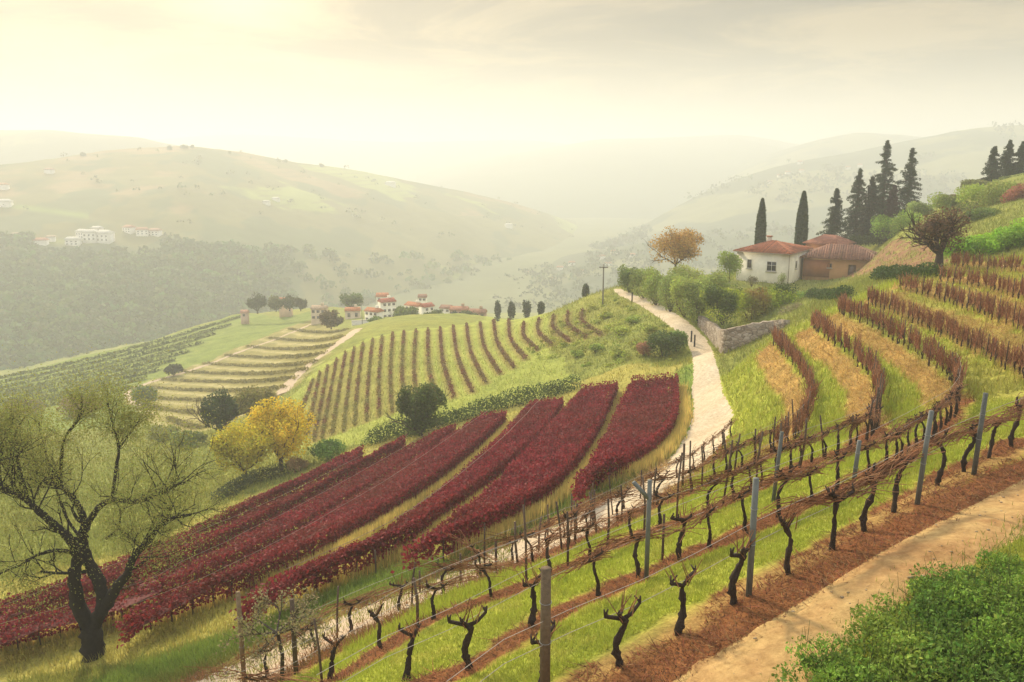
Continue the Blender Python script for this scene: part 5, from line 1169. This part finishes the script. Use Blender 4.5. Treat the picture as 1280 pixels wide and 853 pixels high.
# scattered trees and hedgerows higher up
n = 420; a = rng.uniform(LEFT.a[0], LEFT.a[-1], n); v = rng.uniform(.35, 1.0, n); P = LEFT.z(a, v); nn = fbm(P[:,0]*.012, P[:,1]*.03, 4, 301); P = P[(nn > .54)|(v > .985)]
crowns(P, 1.6, 3.4, 16, (.10,.11,.045), 'distant_hedgerows', 'scattered trees and hedgerows high on the left hill')
n = 900; a = rng.uniform(LOW.a[0], LOW.a[-1], n); v = rng.uniform(.1, 1.0, n); P = LOW.z(a, v); crowns(P, 2.5, 5.5, 16, (.06,.08,.045), 'foothill_woods', 'hazy woods on the foothill beyond the village')
n = 1600; a = rng.uniform(RIGHT.a[0], RIGHT.a[-1], n); v = rng.uniform(.1, 1.0, n); P = RIGHT.z(a, v); crowns(P[fbm(P[:,0]*.008,P[:,1]*.008,4,311) > .45], 4, 8, 12, (.055,.075,.045), 'mountain_woods', 'hazy woods on the right mountain')
for i, (px, py, hp, wp) in enumerate([(212,186,6,8),(230,184,5,14),(240,184,5,6),(104,194,6,9),(287,191,4,5),(357,199,4,6),(402,205,5,7)]):
    p = LEFT.at(px, py+1.5)
    if p is None: p = LEFT.at(px, py+4)
    if p is None: continue
    s = sz(px, py, p); shrub('ridge_tree', p-np.array([0,0,1]), wp*s, hp*s+1, np.array((.06,.075,.035)), 1.3, 260, 'small dark tree on the crest of the left hill, %s from the left' % ['second','third','fourth','first','fifth','sixth','seventh'][i], 'tree', 'trees on the crest of the left hill', nl=5)
# ------------------------------------------------------------------ grass, straw and litter
def blades(n, amin, amax, ymin, ymax, keep, hmin, hmax, wid, colf, name, lab, cat='grass', flat=0.0, fine=1.0):
    a = rng.uniform(amin, amax, n); Y = np.exp(rng.uniform(math.log(ymin), math.log(ymax), n)); X = a*Y; C, G = ground_cover(X, Y); k = keep(X, Y, C, G); X, Y, C = X[k], Y[k], C[k]; m = len(X)
    z = ground_z(X, Y); sc_ = np.clip(Y/16, .7, 4)**.75*fine; h = rng.uniform(hmin, hmax, m)*np.clip(Y/18,.8,2.2)**.5*(.6+.8*fbm(X*1.1,Y*1.1,3,331)); th = rng.uniform(0,6.283,m); w_ = wid*sc_
    u = np.column_stack([np.cos(th), np.sin(th)]); lean = rng.normal(size=(m,2))*(h*(.35+flat))[:,None]; b = np.column_stack([X,Y,z-.01])
    V = np.stack([b-np.column_stack([u*w_[:,None]*.5, np.zeros(m)]), b+np.column_stack([u*w_[:,None]*.5, np.zeros(m)]), b+np.column_stack([lean, h*(1-.6*min(flat,1))])], 1).reshape(-1,3)
    mb = MB(); mb.add(V, np.arange(3*m).reshape(m,3), np.repeat(colf(C, m), 3, 0)); return stuff(mb.build(name, M_GRASS), lab, cat)
lawnish = lambda C: (C[:,1] > C[:,0]*1.0) & (C[:,1] > .2)
blades(370000, -.62, .86, 9.5, 34, lambda X,Y,C,G: (G > .5)&lawnish(C)&(rng.random(len(X)) < G), .06, .17, .020, lambda C,m: np.clip(tint(m,(1,1,1),.35,.08)*C*1.2,0,1), 'grass', 'bright green grass between the vine rows')
blades(260000, -.66, .66, 19, 120, lambda X,Y,C,G: (rng.random(len(X)) < np.maximum(G,.55*(X < 0)*(Y < 45))*.9)&(C[:,1] > .13)&((Y > 30)|(X < 0)), .10, .34, .028, lambda C,m: np.clip(tint(m,(1,1,1),.4,.1)*C*1.15,0,1), 'meadow_grass', 'rough meadow grass on the slopes and verges')
blades(120000, .05, .72, 26, 62, lambda X,Y,C,G: (C[:,0] > C[:,1]*1.22)&(C[:,0] > .27)&(G < .5), .08, .26, .022, lambda C,m: tint(m,(.52,.35,.13),.4,.1), 'straw', 'dry straw on the banks below the terrace rows', 'straw', .7)
blades(260000, -.5, .86, 8.5, 32, lambda X,Y,C,G: (C[:,0] > C[:,1]*1.35)&(C[:,0] < .36)&(G < .5), .04, .16, .030, lambda C,m: tint(m,(.27,.115,.05),.65,.18), 'leaf_litter', 'reddish brown leaf litter and prunings under the vines', 'leaf litter', .9)
def by_path(X, Y, C, G):
    d1, s1 = line_dist(X, Y, pu, 2); d2, s2 = line_dist(X, Y, pl_, 2); d3, s3 = line_dist(X, Y, rr, 2)
    return (d1 < np.abs(rng.normal(size=len(X)))*.5)|((d2 < np.abs(rng.normal(size=len(X)))*.35)&(rng.random(len(X)) < .4))|((d3 < np.abs(rng.normal(size=len(X)))*.5)&(X < 5))|((rng.random(len(X)) < .02)&in_poly(X,Y,PATH_POLY))
blades(175000, -.55, .86, 8.5, 34, by_path, .02, .12, .03, lambda C,m: np.where(rng.random((m,1)) < .3, tint(m,(.40,.27,.12),.4), tint(m,(.24,.11,.055),.6,.15)), 'dead_leaves', 'dead leaves and twigs strewn over the path edges', 'leaf litter', .9)
blades(60000, -.2, .75, 8.5, 32, lambda X,Y,C,G: (line_dist(X,Y,pl_,2)[0] < np.abs(rng.normal(size=len(X)))*.35)|((line_dist(X,Y,rl,2)[0] < .3+np.abs(rng.normal(size=len(X)))*.3)&(X<20)), .05, .22, .022, lambda C,m: tint(m,(.24,.29,.06),.4,.12), 'edge_grass', 'tufts of grass growing over the edges of path and road')
# rough scrubby growth on the knoll
KN = px_poly([(705,398),(768,373),(800,388),(850,440),(838,456),(790,452),(700,470),(650,440)]); c_ = KN.mean(0); Q = c_+rng.uniform(-34,34,(2600,2)); Q = Q[in_poly(Q[:,0],Q[:,1],KN)]; Q = Q[fbm(Q[:,0]*.2,Q[:,1]*.2,3,341) > .44][:420]
r = rng.uniform(.25,.8,len(Q)); kk = np.repeat(np.arange(len(Q)), 34); d = unit(len(kk)); d[:,2] = np.abs(d[:,2])*.8
P = np.column_stack([Q, ground_z(Q[:,0],Q[:,1])])[kk] + d*r[kk][:,None]*(.5+.6*rng.random((len(kk),1))); cv = tint(len(Q), (.33,.37,.07), .35, .12)[kk]
mb = MB(); cards(mb, P, .2, cv*rng.uniform(.6,1.25,(len(kk),1)), d, .5); stuff(mb.build('scrub', M_LEAF), 'rough yellow green scrub covering the grassy knoll', 'scrub')
# stones on the dirt path and the gravel road
mb = MB(); IC = np.array([(0,0,1),(.9,0,.1),(.28,.85,.1),(-.73,.53,.1),(-.73,-.53,.1),(.28,-.85,.1),(0,0,-.5)]); IF = [(0,1,2),(0,2,3),(0,3,4),(0,4,5),(0,5,1),(6,2,1),(6,3,2),(6,4,3),(6,5,4),(6,1,5)]
def stones(G, n, r0, r1, col, ymax):
    i = rng.integers(0, G.shape[0]-1, n*3); k = rng.random(n*3)*(G.shape[1]-1.01); k0 = k.astype(int); f = (k-k0)[:,None]; q = G[i,k0]*(1-f)+G[i,k0+1]*f; q = q + rng.normal(size=q.shape)*.1; q = q[(q[:,1] < ymax)&(q[:,1] > 8)][:n]
    for x, y in q:
        r = rng.uniform(r0, r1)*rng.uniform(.5,1); S = IC*np.array([rng.uniform(.7,1.4), rng.uniform(.7,1.4), rng.uniform(.3,.7)])*r*rng.uniform(.8,1.2,(7,1)); th = rng.uniform(0,6.28); c, s = np.cos(th), np.sin(th)
        S = S @ np.array([[c,s,0],[-s,c,0],[0,0,1]]); mb.add(S+np.array([x,y,float(ground_z(x,y))+.05]), IF, np.array(col)*rng.uniform(.6,1.15))
stones(PATHG, 260, .012, .05, (.45,.33,.20), 30); stones(ROADG, 1800, .02, .09, (.52,.45,.35), 42)
stuff(mb.build('gravel_stones', M_WALL), 'pale stones scattered on the road and the dirt path', 'stones')
